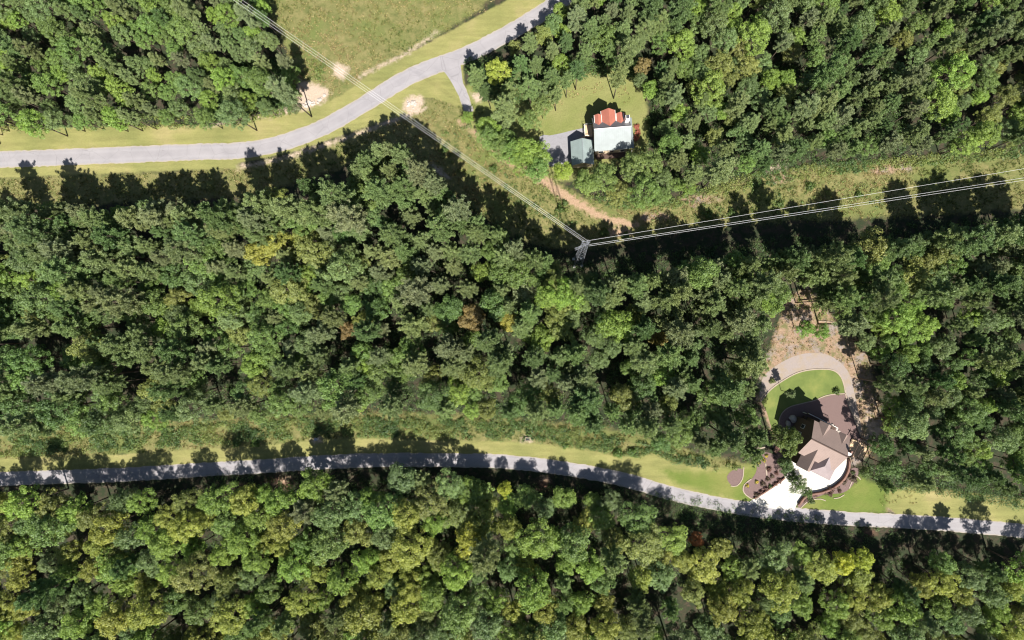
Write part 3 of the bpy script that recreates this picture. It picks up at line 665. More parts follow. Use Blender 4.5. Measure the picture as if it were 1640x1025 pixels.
def forest_stuff(name, recs, protos, sizes, label):
    pts = []; T = []; S = []; RZ = []
    for (kind, i, x, y, sc, tint, tn, wid, zs) in recs:
        h = 12 * sc if kind != 'pine' else 15 * sc; X, Y = at(x, y, h * .8)
        pts.append((X, Y, 0)); T.append((*tint,)); S.append(sc); RZ.append(random.uniform(0, 6.28))
    me = bpy.data.meshes.new(name); me.from_pydata(pts, [], [])
    a = me.attributes.new('tint_p', 'FLOAT_VECTOR', 'POINT'); a.data.foreach_set('vector', np.array(T, np.float32).ravel())
    a = me.attributes.new('sc', 'FLOAT', 'POINT'); a.data.foreach_set('value', S)
    a = me.attributes.new('rz', 'FLOAT', 'POINT'); a.data.foreach_set('value', RZ)
    o = bpy.data.objects.new(name, me); COL.objects.link(o); tag(o, label, 'woodland', None, 'stuff')
    ng = bpy.data.node_groups.new(name + '_nodes', 'GeometryNodeTree')
    ng.interface.new_socket('Geometry', in_out='INPUT', socket_type='NodeSocketGeometry')
    ng.interface.new_socket('Geometry', in_out='OUTPUT', socket_type='NodeSocketGeometry')
    N = ng.nodes; Lk = ng.links; gi = N.new('NodeGroupInput'); go = N.new('NodeGroupOutput')
    joinall = N.new('GeometryNodeJoinGeometry')
    for cr, tk in protos:
        j = N.new('GeometryNodeJoinGeometry')
        for ob in (cr, tk):
            oi = N.new('GeometryNodeObjectInfo'); oi.transform_space = 'ORIGINAL'; oi.inputs['Object'].default_value = ob
            Lk.new(oi.outputs['Geometry'], j.inputs[0])
        g2 = N.new('GeometryNodeGeometryToInstance'); Lk.new(j.outputs[0], g2.inputs[0]); Lk.new(g2.outputs[0], joinall.inputs[0])
    iop = N.new('GeometryNodeInstanceOnPoints'); Lk.new(gi.outputs[0], iop.inputs['Points']); Lk.new(joinall.outputs[0], iop.inputs['Instance'])
    iop.inputs['Pick Instance'].default_value = True
    def na(nm, typ='FLOAT'):
        x = N.new('GeometryNodeInputNamedAttribute'); x.data_type = typ; x.inputs[0].default_value = nm
        return [s for s in x.outputs if s.enabled and s.name == 'Attribute'][0]
    ri = N.new('FunctionNodeRandomValue'); ri.data_type = 'INT'
    [s for s in ri.inputs if s.enabled and s.name == 'Min'][0].default_value = 0
    [s for s in ri.inputs if s.enabled and s.name == 'Max'][0].default_value = len(protos) - 1
    Lk.new([s for s in ri.outputs if s.enabled][0], iop.inputs['Instance Index'])
    cx = N.new('ShaderNodeCombineXYZ'); Lk.new(na('rz'), cx.inputs[2])
    er = N.new('FunctionNodeEulerToRotation'); Lk.new(cx.outputs[0], er.inputs[0]); Lk.new(er.outputs[0], iop.inputs['Rotation'])
    cs = N.new('ShaderNodeCombineXYZ')
    sc_ = na('sc')
    for k in range(3): Lk.new(sc_, cs.inputs[k])
    Lk.new(cs.outputs[0], iop.inputs['Scale'])
    st = N.new('GeometryNodeStoreNamedAttribute'); st.data_type = 'FLOAT_VECTOR'; st.domain = 'INSTANCE'; st.inputs['Name'].default_value = 'tint'
    Lk.new(iop.outputs[0], st.inputs[0]); Lk.new(na('tint_p', 'FLOAT_VECTOR'), [s for s in st.inputs if s.enabled and s.name == 'Value'][0])
    Lk.new(st.outputs[0], go.inputs[0])
    md = o.modifiers.new('trees', 'NODES'); md.node_group = ng
    return o
def proto_objs(meshes):
    out = []
    for cr, tk in meshes:
        out.append((next(o for o in COL.objects if o.data is cr), next(o for o in COL.objects if o.data is tk)))
    return out
forest_stuff('pine_forest', [r for r in rest if r[0] == 'pine'], proto_objs(PP), PINE, 'mass of pines in the woods running on beyond the photographed ground')
forest_stuff('broadleaf_forest', [r for r in rest if r[0] != 'pine'], proto_objs(PB), BROAD, 'mass of leafy trees in the woods running on beyond the photographed ground')

# ------------------------------------------------------------------ rough grass and undergrowth (nobody could count them)
def inzones(P, names):
    r = np.full(len(P), -1e9)
    for k in names: r = np.maximum(r, zoned(k, P))
    return r
def tufts(name, P, hue, label, hmin=.2, hmax=.6, blades=9, wid=.10):
    n = len(P); k = blades; C = np.repeat(np.column_stack([P, np.zeros(n)]), k, 0); C[:, :2] += rng.normal(0, .12, (n * k, 2))
    D = rng.normal(0, .55, (n * k, 3)); D[:, 2] = rng.uniform(.5, 1.2, n * k)
    hh = np.repeat(rng.uniform(hmin, hmax, n), k) * rng.uniform(.6, 1.1, n * k)
    v, q = needle_quads(C, D, hh, np.full(n * k, wid) * rng.uniform(.6, 1.4, n * k))
    me = bpy.data.meshes.new(name); fill_mesh(me, v, q, {'hue': np.repeat(np.clip(np.repeat(hue, k) + rng.normal(0, .12, n * k), 0, 1), 4), 'var': np.repeat(rng.uniform(0, 1, n * k), 4)})
    me.materials.append(M['tuft']); o = bpy.data.objects.new(name, me); COL.objects.link(o); return tag(o, label, 'grass', None, 'stuff')
def wave(P, f, s=0.0): return .5 + .25 * np.sin(P[:, 0] * f + 1.7 * np.sin(P[:, 1] * f * .7 + s)) + .25 * np.sin(P[:, 1] * f * 1.3 + 2.1 * np.sin(P[:, 0] * f * .6 + 1 + s))
C_ = np.column_stack([rng.uniform(-150, 130, 150000), rng.uniform(-45, 80, 150000)])
dm = inzones(C_, ['meadow']); dd = np.maximum(zoned('dirt', C_), zoned('pale', C_)); dw = zoned('mown', C_); ds = zoned('straw', C_)
keep = ((ds > -.5) & (rng.uniform(0, 1, len(C_)) < .28) & (abs(C_[:, 0] - 20) < 100)) | (dm > rng.uniform(-1.5, 1.5, len(C_))) & (dd < rng.uniform(-1.2, .4, len(C_))) & (dw < -.2) & (wave(C_, .8) + rng.uniform(-.3, .3, len(C_)) > .38)
GARD = [at(*p) for p in [(1214, 642), (1220, 604), (1252, 578), (1290, 564), (1330, 568), (1362, 596), (1376, 650), (1386, 700), (1386, 800), (1200, 812), (1186, 770), (1212, 715), (1240, 700)]]
keep &= sdist(C_, GARD) < -.2
P_ = C_[keep]; tufts('rough_grass', P_, np.clip(wave(P_, .12, 2) * .9 + np.where(zoned('straw', P_) > 0, .45, .12) + rng.normal(0, .18, len(P_)), 0, 1), 'knee-high rough grass and weeds in the power line clearing and verges')
# undergrowth blobs
def blobs(name, P, size, hue, label, leaves=34):
    n = len(P); k = leaves; D = rng.normal(size=(n * k, 3)); D /= np.linalg.norm(D, axis=1, keepdims=True); D[:, 2] = abs(D[:, 2])
    s = np.repeat(size, k)[:, None]; C = np.repeat(np.column_stack([P, size * .15]), k, 0) + D * s * rng.uniform(.6, 1.1, (n * k, 1)) * np.array([1, 1, .9])
    v, q = leaf_quads(C, D + rng.normal(size=(n * k, 3)) * .5 + np.array([0, 0, .3]), rng.uniform(.16, .32, n * k), rng.uniform(.1, .2, n * k))
    me = bpy.data.meshes.new(name); fill_mesh(me, v, q, {'hue': np.repeat(np.clip(np.repeat(hue, k) + rng.normal(0, .1, n * k), 0, 1), 4), 'var': np.repeat(rng.uniform(0, 1, n * k), 4)})
    me.materials.append(M['under']); o = bpy.data.objects.new(name, me); COL.objects.link(o); return tag(o, label, 'undergrowth', None, 'stuff')
def scatter_px(poly, n, seed):
    R_ = np.random.default_rng(seed); a = np.array(poly, float); c_ = R_.uniform(a.min(0), a.max(0), (n, 2)); c_ = c_[sdist(c_, poly) > 0]
    return np.array([at(*p) for p in c_])
U1 = scatter_px([(-60, 705), (327, 680), (500, 668), (800, 672), (950, 690), (1050, 712), (1140, 738), (1190, 748), (1150, 752), (1050, 735), (960, 722), (860, 706), (700, 700), (520, 698), (327, 712), (-60, 735)], 9000, 1)
U1 = U1[wave(U1, .7) > .3]
blobs('undergrowth', U1, rng.uniform(.35, .95, len(U1)), np.clip(wave(U1, .35) + rng.normal(0, .15, len(U1)), 0, 1), 'bright leafy undergrowth between the middle wood and the lower verge')
U2 = np.concatenate([scatter_px([(925, 300), (1010, 318), (1080, 310), (1140, 290), (1220, 274), (1300, 262), (1448, 250), (1720, 228), (1720, 245), (1448, 268), (1300, 284), (1200, 300), (1140, 312), (1080, 334), (1000, 338), (945, 322)], 5200, 2),
                     scatter_px([(327, 176), (400, 172), (470, 160), (480, 180), (440, 188), (400, 196), (327, 204)], 420, 31), scatter_px([(-60, 190), (327, 180), (327, 204), (-60, 212)], 500, 32), scatter_px([(1040, 330), (1180, 300), (1448, 285), (1448, 330), (1200, 345), (1040, 365)], 260, 3), scatter_px([(690, 190), (760, 200), (900, 320), (930, 370), (820, 330), (700, 250)], 420, 4),
                     scatter_px([(1262, 478), (1300, 460), (1322, 500), (1318, 516), (1300, 500), (1285, 490), (1266, 500)], 90, 41), scatter_px([(470, 95), (520, 95), (520, 130), (485, 128)], 60, 6)])
blobs('undergrowth', U2, rng.uniform(.3, .85, len(U2)), np.clip(wave(U2, .3) + .22 + rng.normal(0, .15, len(U2)), 0, 1), 'leafy brambles along the upper side of the power line clearing')
U3 = np.concatenate([scatter_px([(680, 262), (740, 318), (840, 385), (930, 420), (1200, 385), (1448, 360), (1640, 345), (1640, 400), (1448, 405), (1200, 430), (940, 460), (840, 420), (700, 320)], 3800, 21), scatter_px([(327, 760), (1000, 780), (1448, 850), (1448, 935), (327, 935)], 2600, 7), scatter_px([(327, 330), (900, 450), (1240, 440), (1210, 700), (327, 680)], 5200, 8), scatter_px([(1050, 100), (1448, 95), (1448, 250), (1050, 300)], 2200, 10), scatter_px([(745, 95), (1040, 95), (1020, 125), (985, 118), (930, 124), (890, 138), (850, 165), (800, 172), (752, 135)], 1500, 11), scatter_px([(960, 262), (1050, 240), (1055, 150), (1035, 150), (1030, 235), (990, 262), (920, 285), (940, 310)], 500, 12), scatter_px([(1385, 745), (1460, 745), (1640, 790), (1640, 815), (1450, 784), (1405, 775)], 900, 13), scatter_px([(327, 100), (460, 95), (475, 165), (327, 195)], 1500, 14)])  # first outline is added dark growth, deepening the wood's shadow band
blobs('forest_undergrowth', U3, rng.uniform(.5, 1.3, len(U3)), rng.uniform(0, .45, len(U3)), 'dark undergrowth in gaps of the woods, some added to deepen the shadow band')

# ------------------------------------------------------------------ shrubs one can tell apart
def shrub_mesh(seed, n=420):
    D = rng.normal(size=(n, 3)); D /= np.linalg.norm(D, axis=1, keepdims=True); D[:, 2] = abs(D[:, 2]); lob = 1 + .25 * np.sin(3 * np.arctan2(D[:, 1], D[:, 0]) + seed)
    C = D * (rng.uniform(.6, 1.05, n) * lob)[:, None] * np.array([1, 1, .95]) + np.array([0, 0, .15])
    v, q = leaf_quads(C, D + rng.normal(size=(n, 3)) * .5, rng.uniform(.18, .34, n), rng.uniform(.12, .22, n))
    st = MB()
    for a in range(5): st.tube([(0, 0, -.1), (.35 * math.cos(a * 1.26), .35 * math.sin(a * 1.26), .6)], .04, 4, .02)
    return mesh_from('foliage', [(v, q, np.repeat(rng.uniform(.2, .85, n), 4))], M['broad']), mb_mesh(st, 'stem', M['bark'])
SH = [shrub_mesh(i) for i in range(3)]
def shrub(px, py, s, tint, label, group=None, name='shrub', h=1.0, cat='shrub'):
    x, y = at(px, py, s * .4); t = empty(name, (x, y, 0), random.uniform(0, 6)); t.scale = (s, s, s * h); tag(t, label, cat, group)
    for nm, me in zip(('foliage', 'stem'), random.choice(SH)):
        o = bpy.data.objects.new(nm, me); COL.objects.link(o); o.parent = t
        if nm == 'foliage': o['tint'] = [float(c_) for c_ in tint]
    return t
gr = 'shrubs scattered over the power line clearing'
for px, py, s, lab in [(712, 240, .9, 'dark shrub in the clearing just below the wires, nearest the upper road'), (790, 270, 1.0, 'round shrub left of the dirt track, halfway to the tower'), (905, 325, .8, 'shrub on the dirt track below the trees'),
                       (897, 335, 1.1, 'shrub right beside the upper end of the track bend'), (968, 372, 1.2, 'shrub at the track end nearest the tower'), (1002, 378, 1.1, 'shrub right of the one at the track end'),
                       (1135, 345, 1.1, 'dark shrub touching the right-hand wires, nearest the tower'), (1172, 340, 1.0, 'second dark shrub under the right-hand wires'), (1250, 327, 1.0, 'dark shrub under the right-hand wires near their middle'),
                       (1298, 298, 1.2, 'green shrub above the right-hand wires on the grassy bank'), (1376, 312, 1.0, 'dark shrub touching the upper wire near the right edge')]:
    shrub(px, py, s, (.05, .08, .025), lab, gr)
gr = 'bushes on the verge above the lower road'
for px, py, s, lab in [(378, 712, .9, 'dark bush at the left end of the verge'), (408, 710, 1.1, 'bush right of the one at the verge left end'), (990, 726, 1.3, 'broad dark bush on the verge above the road bend'), (1012, 724, 1.1, 'bush just right of the broad dark one on the verge'), (905, 714, .9, 'small bush on the verge right of the drain')]:
    shrub(px, py, s, (.06, .10, .03), lab, gr)
shrub(1237, 610, .75, (.07, .09, .03), 'small clipped dark shrub on the gravel left of the curved lawn')
shrub(1340, 627, .9, (.05, .075, .025), 'dark shrub on the right corner of the curved lawn')
shrub(474, 172, 1.3, (.09, .10, .07), 'greyish bush at the lower corner of the bare earth patch')
gr = 'yellow flowering plants in the round bed'
YF = [(1212, 772, 'left'), (1197, 778, 'lowest left'), (1219, 733, 'top'), (1228, 730, 'top right'), (1215, 740, 'middle'), (1224, 738, 'inner')]
def flowering(px, py, s, label, group, petal):
    t = shrub(px, py, s, (.10, .10, .03), label, group, 'flower_clump', .7, 'flowers'); mb = MB()
    for k in range(26):
        a = random.uniform(0, 6.28); r_ = random.uniform(.1, 1); z = .95 * math.sqrt(max(0, 1.15 - r_ * r_)) + .1; x, y = r_ * math.cos(a), r_ * math.sin(a); q = random.uniform(.08, .16)
        mb.add([(x - q, y, z), (x, y - q, z + .04), (x + q, y, z), (x, y + q, z + .06), (x, y, z + .12)], [(0, 1, 4), (1, 2, 4), (2, 3, 4), (3, 0, 4)])
    mb.build('blossom', petal, t)
for px, py, w_ in YF: flowering(px, py, random.uniform(.45, .65), 'yellow flowering clump, ' + w_ + ' of those in the beds left of the driveway', gr, M['yellow'])
gr = 'dark purple shrubs lining the beds by the white driveway'
DS = [(1212, 793), (1219, 788), (1227, 783), (1234, 779), (1242, 775), (1249, 770), (1230, 768), (1237, 763), (1222, 775), (1244, 758), (1232, 752)]
ORD = ['first', 'second', 'third', 'fourth', 'fifth', 'sixth', 'seventh', 'eighth', 'ninth', 'tenth', 'eleventh', 'twelfth', 'last']
DS.sort()
for k, (px, py) in enumerate(DS):
    shrub(px, py, random.uniform(.45, .8), random.choice([(.09, .045, .05), (.05, .07, .03), (.07, .05, .045)]), 'low dark shrub in the mulch bed left of the driveway, ' + ORD[k] + ' from the left', gr)
DS = [(1288, 801), (1296, 797), (1306, 793), (1320, 789), (1332, 784), (1342, 780), (1352, 772), (1360, 764), (1366, 757), (1345, 787), (1330, 792), (1368, 768), (1300, 803)]
DS.sort()
for k, (px, py) in enumerate(DS):
    shrub(px, py, random.uniform(.5, .95), random.choice([(.085, .05, .055), (.05, .07, .03), (.075, .055, .05)]), 'low dark shrub in the bed outside the curved wall, ' + ORD[k] + ' from the left', 'dark shrubs outside the curved wall')
for px, py, lab in [(1020, 203, 'upper'), (1022, 212, 'middle'), (1019, 221, 'lower')]:
    shrub(px, py, .75, (.22, .07, .07), 'red-leaved shrub against the right wall of the red dormered house, ' + lab + ' one', 'red-leaved shrubs by the red dormered house')

# ------------------------------------------------------------------ garden edgings, curved wall
edging([(1218, 643), (1232, 626), (1250, 612), (1275, 598), (1300, 592), (1330, 592), (1344, 600), (1351, 615), (1356, 640), (1366, 665), (1378, 697)], 'long pale stone edging curving round the back lawn', .28)
edging([(1247, 694), (1249, 668), (1262, 653), (1285, 646), (1305, 641), (1325, 633), (1354, 630)], 'pale edging between the back lawn and the mulch', .2)
edging([(1206, 800), (1195, 793), (1190, 785), (1192, 776), (1203, 767)], 'pale edging round the tip of the flower bed by the driveway', .25)
edging([(1170, 778), (1180, 778), (1189, 767), (1191, 748)], 'pale edging beside the small bed on the verge', .22)
edging([(1208, 716), (1216, 718), (1226, 716)], 'short pale edging under the pines above the round bed', .3)
edging([(1226, 742), (1227, 752), (1228, 762)], 'short pale edging inside the round bed', .3)
edging([(1283, 813), (1292, 804), (1303, 800), (1314, 799), (1322, 802)], 'pale edging right of the driveway mouth', .22)
edging([(1360, 782), (1364, 772), (1371, 762), (1378, 768)], 'pale edging at the top of the front lawn', .25)
edging([(1335, 798), (1344, 797), (1352, 792)], 'short pale edging at the middle of the front lawn', .2)
edging([(1358, 734), (1358, 748), (1350, 766), (1334, 780), (1315, 788), (1298, 791), (1288, 795), (1278, 808)], 'curved brown brick retaining wall round the white pad', .42, .75, M['brick'], 'retaining_wall', 'wall', None)
edging([(1207, 798), (1222, 789), (1240, 777), (1256, 765)], 'low brown brick wall along the left side of the white driveway', .3, .45, M['brick'], 'brick_wall', 'wall', None)
edging([(1268, 700), (1276, 686), (1284, 672)], 'straight low pale wall in the shade behind the brown roofed house', .25, .5, M['kerb'], 'garden_wall', 'wall', None)

# ------------------------------------------------------------------ houses
def wall_ring(mb, x0, y0, x1, y1, z0, z1): return mb.box(x0, y0, z0, x1, y1, z1)
def gable(x0, x1, y0, y1, ze, zr, axis, over=.35):      # two roof planes; axis = direction of the ridge
    if axis == 'x':
        ym = (y0 + y1) / 2
        return [[(x0 - over, y0 - over, ze), (x1 + over, y0 - over, ze), (x1 + over, ym, zr), (x0 - over, ym, zr)], [(x0 - over, ym, zr), (x1 + over, ym, zr), (x1 + over, y1 + over, ze), (x0 - over, y1 + over, ze)]]
    xm = (x0 + x1) / 2
    return [[(x0 - over, y0 - over, ze), (xm, y0 - over, zr), (xm, y1 + over, zr), (x0 - over, y1 + over, ze)], [(xm, y0 - over, zr), (x1 + over, y0 - over, ze), (x1 + over, y1 + over, ze), (xm, y1 + over, zr)]]
def gable_end(mb, p0, p1, zb, zt, zpk):                 # triangular wall top
    m = ((p0[0] + p1[0]) / 2, (p0[1] + p1[1]) / 2); d = Vector((p1[0] - p0[0], p1[1] - p0[1], 0)).normalized(); n = Vector((-d.y, d.x, 0)) * .08
    vs = [(p0[0] - n.x, p0[1] - n.y, zt), (p1[0] - n.x, p1[1] - n.y, zt), (m[0] - n.x, m[1] - n.y, zpk), (p0[0] + n.x, p0[1] + n.y, zt), (p1[0] + n.x, p1[1] + n.y, zt), (m[0] + n.x, m[1] + n.y, zpk)]
    return mb.add(vs, [(0, 1, 2), (5, 4, 3), (0, 3, 4, 1), (1, 4, 5, 2), (2, 5, 3, 0)])
def window(parent, x, y, z, w_, h_, face):              # face: 'x-','x+','y-','y+' outward
    s = -1 if face[1] == '-' else 1; fr = MB(); gl = MB()
    if face[0] == 'y':
        fr.box(x - w_ / 2 - .08, min(y, y + s * .06), z - h_ / 2 - .08, x + w_ / 2 + .08, max(y, y + s * .06), z + h_ / 2 + .08)
        gl.box(x - w_ / 2, min(y + s * .062, y + s * .075), z - h_ / 2, x + w_ / 2, max(y + s * .062, y + s * .075), z + h_ / 2)
    else:
        fr.box(min(x, x + s * .06), y - w_ / 2 - .08, z - h_ / 2 - .08, max(x, x + s * .06), y + w_ / 2 + .08, z + h_ / 2 + .08)
        gl.box(min(x + s * .062, x + s * .075), y - w_ / 2, z - h_ / 2, max(x + s * .062, x + s * .075), y + w_ / 2, z + h_ / 2)
    f = fr.build('window', M['white'], parent); gl.build('pane', M['glass'], f); return f

# --- house with the pale roof and red dormers
hx, hy = at(981.5, 204, 7.5); A = math.radians(4.8)
h1 = empty('house', (hx, hy, 0), A); tag(h1, 'house with pale blue-grey metal roof and three red dormers in the upper clearing', 'house')
x0, x1 = -3.95, 3.9; yS, yN = -3.7, 3.5; ZE, ZR = 4.3, 7.5
MB().box(x0, yS, 0, x1, yN, 4.25).build('wall', M['siding'], h1)
ge = MB(); gable_end(ge, (x0 + .1, yS), (x0 + .1, yN), 0, 4.25, 7.2); gable_end(ge, (x1 - .1, yS), (x1 - .1, yN), 0, 4.25, 7.2); ge.build('gable_wall', M['siding'], h1)
pl = gable(x0, x1, yS, yN, ZE, ZR, 'x', .4)
rf = MB().slab(pl[0], .14).build('roof', M['roof_pale'], h1)
M['roof_grey'] = metal_roof('grey_metal_roof', (.17, .17, .18))
r2 = MB().slab(pl[1], .14).build('roof', M['roof_grey'], h1); r2['label'] = 'darker grey far slope of the roof'
MB().box(x0 - .42, -.12, 7.44, x1 + .42, .0, 7.56).build('ridge_cap', M['white'], h1)
def dormer(cx, w_, zr, ytop, yend, nm='dormer'):
    e = empty(nm, (0, 0, 0)); e.parent = h1
    ze_ = zr - w_ * .42
    d = MB().slab([(cx - w_ / 2, ytop, ze_), (cx, ytop - 0, zr), (cx, yend, zr), (cx - w_ / 2, yend, ze_)], .1)
    d.slab([(cx, ytop, zr), (cx + w_ / 2, ytop, ze_), (cx + w_ / 2, yend, ze_), (cx, yend, zr)], .1)
    d.build('dormer_roof', M['roof_red'], e)
    wl = MB().box(cx - w_ / 2 + .12, ytop, 4.0, cx + w_ / 2 - .12, yend - .15, ze_ - .06); gable_end(wl, (cx - w_ / 2 + .12, yend - .24), (cx + w_ / 2 - .12, yend - .24), 0, ze_ - .06, zr - .14)
    wl.build('dormer_wall', M['siding'], e); window_part = MB().box(cx - w_ * .22, yend - .15, ze_ - 1.1, cx + w_ * .22, yend - .1, ze_ - .25).build('window', M['glass'], e)
    MB().box(cx - w_ / 2 - .07, ytop + .9, ze_ - .1, cx - w_ / 2, yend, ze_ + .02).build('fascia', M['white'], e); MB().box(cx + w_ / 2, ytop + .9, ze_ - .1, cx + w_ / 2 + .07, yend, ze_ + .02).build('fascia', M['white'], e)
    return e
dormer(-.55, 3.3, 6.95, .5, 4.8); dormer(-3.05, 1.65, 6.45, 1.15, 3.9); dormer(2.15, 1.65, 6.45, 1.15, 3.9)
# round porch roof before the big dormer
mb = MB(); pts = [(-.55 + 2.25 * math.cos(a), 4.3 + 1.5 * math.sin(a), 3.1) for a in np.linspace(0, math.pi, 13)]; top = (-.55, 4.2, 3.9)
for a, b in zip(pts[:-1], pts[1:]): mb.slab([a, b, top], .1)
mb.build('porch_roof', M['roof_red'], h1)
mb = MB()
for a in np.linspace(.15, math.pi - .15, 5): mb.tube([(-.55 + 2.1 * math.cos(a), 4.3 + 1.35 * math.sin(a), 0), (-.55 + 2.1 * math.cos(a), 4.3 + 1.35 * math.sin(a), 3.06)], .07)
mb.build('porch_post', M['white'], h1)
MB().slab([(1.3, 3.85, 3.4), (3.9, 3.85, 3.4), (3.9, 4.9, 3.1), (1.3, 4.9, 3.1)], .1).build('porch_roof', M['roof_red'], h1)
# side porch roof on the right
MB().slab([(4.32, -3.9, 4.1), (5.25, -3.9, 3.8), (5.25, 3.4, 3.8), (4.32, 3.4, 4.1)], .1).build('side_roof', M['roof_pale'], h1)
mb = MB()
for y in (-3.7, -.3, 3.2): mb.box(5.05, y, 0, 5.17, y + .12, 3.72)
mb.build('porch_post', M['white'], h1)
ch = MB().box(3.05, 1.3, 4.5, 4.0, 2.3, 8.2).build('chimney', M['white'], h1); MB().box(3.2, 1.45, 8.203, 3.85, 2.15, 8.5).build('chimney_cap', M['black'], ch)
# deck
mb = MB()
for k in range(12): mb.box(-6.0 + k * .155, .7, .95, -6.0 + k * .155 + .14, 3.6, 1.0)
for x in (-5.9, -4.4): 
    for y in (.9, 3.3): mb.box(x, y, 0, x + .12, y + .12, .945)
dk = mb.build('deck', M['wood'], h1)
mb = MB()
for y in (.72, 3.5): mb.box(-6.0, y, 1.85, -4.2, y + .06, 1.92)
mb.box(-6.06, .7, 1.85, -6.0, 3.56, 1.92)
for k in range(10): mb.box(-6.05, .7 + k * .31, 1.0, -6.01, .74 + k * .31, 1.85)
mb.build('railing', M['white'], dk)
mb = MB()
for k in range(5): mb.box(-6.3 - k * .28, .2 - k * .05, .76 - k * .18, -6.04 - k * .28, 1.1 - k * .05, .8 - k * .18)
mb.build('stair', M['wood'], h1)
MB().box(-3.9, -5.0, .9, 3.8, -3.73, 1.0).build('deck', M['dark_wood'], h1)
for x in (-2.6, 0, 2.6): window(h1, x, yS, 2.4, 1.0, 1.3, 'y-')
for y in (-2.2, 1.8): window(h1, x0, y, 2.4, .9, 1.2, 'x-')
# garage
gx_, gy_ = at(933, 243, 3.6)
ga_ = empty('garage', (gx_, gy_, 0), math.radians(3)); tag(ga_, 'small garage with a teal-grey gabled roof left of the red dormered house', 'garage')
MB().box(-2.4, -2.6, 0, 2.4, 2.6, 2.75).build('wall', M['siding'], ga_)
ge = MB(); gable_end(ge, (-2.4, -2.5), (2.4, -2.5), 0, 2.75, 4.35); gable_end(ge, (-2.4, 2.5), (2.4, 2.5), 0, 2.75, 4.35); ge.build('gable_wall', M['siding'], ga_)
mb = MB()
for p in gable(-2.4, 2.4, -2.6, 2.6, 2.75, 4.6, 'y', .32): mb.slab(p, .12)
mb.build('roof', M['roof_teal'], ga_)
MB().box(-1.6, 2.603, 0, 1.6, 2.66, 2.2).build('garage_door', M['white'], ga_)
MB().box(-.07, -2.9, 4.585, .07, 2.9, 4.64).build('ridge_cap', M['roof_pale'], ga_)

# --- brown roofed house
ox, oy = at(1328, 718, 10.2); B_ = math.radians(-26.6)
h2 = empty('house', (ox, oy, 0), B_); tag(h2, 'brown shingled house with several gables beside the white concrete pad', 'house')
ZE, ZR = 7.9, 10.2
MB().box(-4.2, -3.7, 0, 4.3, 3.8, ZE - .02).build('wall', M['shade_dark_siding'], h2)
ge = MB(); gable_end(ge, (-4.1, -3.7), (-4.1, 3.8), 0, ZE - .02, ZR - .25); gable_end(ge, (4.2, -3.7), (4.2, 3.8), 0, ZE - .02, ZR - .25); ge.build('gable_wall', M['shade_dark_siding'], h2)
mb = MB()
for p in gable(-4.15, 4.35, -3.75, 3.95, ZE, ZR, 'x', .35): mb.slab(p, .16)
mb.build('roof', M['roof_brown'], h2)
MB().box(-4.5, -.02, ZR - .02, 4.7, .22, ZR + .05).build('ridge_cap', M['dark_wood'], h2)
# rear gables (upper side)
def cross(x0_, x1_, ya, yb, ze_, zr_, m, nm='gable_roof', wall=True, hip=0):
    xm = (x0_ + x1_) / 2; mb = MB()
    mb.slab([(x0_, ya, ze_), (xm, ya, zr_), (xm, yb, zr_), (x0_, yb, ze_)], .14); mb.slab([(xm, ya, zr_), (x1_, ya, ze_), (x1_, yb, ze_), (xm, yb, zr_)], .14)
    o = mb.build(nm, m, h2); i = .3; y_in, y_out = (min(ya, yb), max(ya, yb))
    if wall:
        wb = MB().box(x0_ + i, y_in + i, 0, x1_ - i, y_out - i, ze_ - .16); far = yb - .4 * (1 if yb > ya else -1); gable_end(wb, (x0_ + i, far), (x1_ - i, far), 0, ze_ - .16, zr_ - .35); wb.build('wing_wall', M['shade_dark_siding'], h2)
    return o
cross(-3.3, -.5, .9, 4.9, 8.0, 9.3, M['roof_brown']); cross(1.9, 3.9, 1.2, 4.6, 8.0, 9.1, M['roof_brown'])
# left front wing
cross(-3.4, .1, -1.0, -6.9, 7.4, 9.4, M['roof_brown'])
# right front wing: pale metal, hipped
mb = MB(); a_, b_, c_, d_ = (.2, -1.6), (5.3, -1.6), (5.3, -6.6), (.2, -6.6); r0, r1_ = (1.6, -1.0, 9.2), (1.6, -4.1, 9.2); ze_ = 7.2
mb.slab([(b_[0], b_[1], ze_), r0, r1_, (c_[0], c_[1], ze_)], .13); mb.slab([(c_[0], c_[1], ze_), r1_, (d_[0], d_[1], ze_)], .13); mb.slab([(d_[0], d_[1], ze_), r1_, r0, (a_[0], a_[1], ze_)], .13)
o = mb.build('wing_roof', M['roof_lilac'], h2); o['label'] = 'pale lilac metal roof of the front wing'
MB().box(.5, -6.2, 0, 4.95, -1.8, 7.0).build('wing_wall', M['brick'], h2)
for x in (1.6, 3.8): MB().box(x - .9, -6.26, 0, x + .9, -6.203, 2.3).build('garage_door', M['white'], h2)
for x in (-3, -1, 1): window(h2, x, 3.8, 4.2, .9, 1.3, 'y+')
for y in (-2, 0, 2): window(h2, -4.2, y, 4.2, .9, 1.3, 'x-')
mb = MB().box(-3.6, 5.4, 3.0, 4.2, 5.5, 3.08)
for k in range(27): mb.box(-3.6 + k * .3, 5.42, 2.1, -3.56 + k * .3, 5.46, 3.0)
bal = MB().box(-3.6, 3.83, 1.98, 4.2, 5.45, 2.1).build('balcony', M['dark_wood'], h2); mb.build('railing', M['white'], bal)
mb = MB()
for x in (-3.5, 0, 4.0): mb.box(x, 5.2, 0, x + .15, 5.35, 1.97)
mb.build('balcony_post', M['white'], h2)
mb = MB().box(-5.9, -6.6, 0, -4.0, -5.2, .55); mb.build('porch_step', M['brick'], h2)
MB().box(4.72, 1.2, ZE + .2, 5.1, 1.75, 10.4).build('chimney', M['brick'], h2)
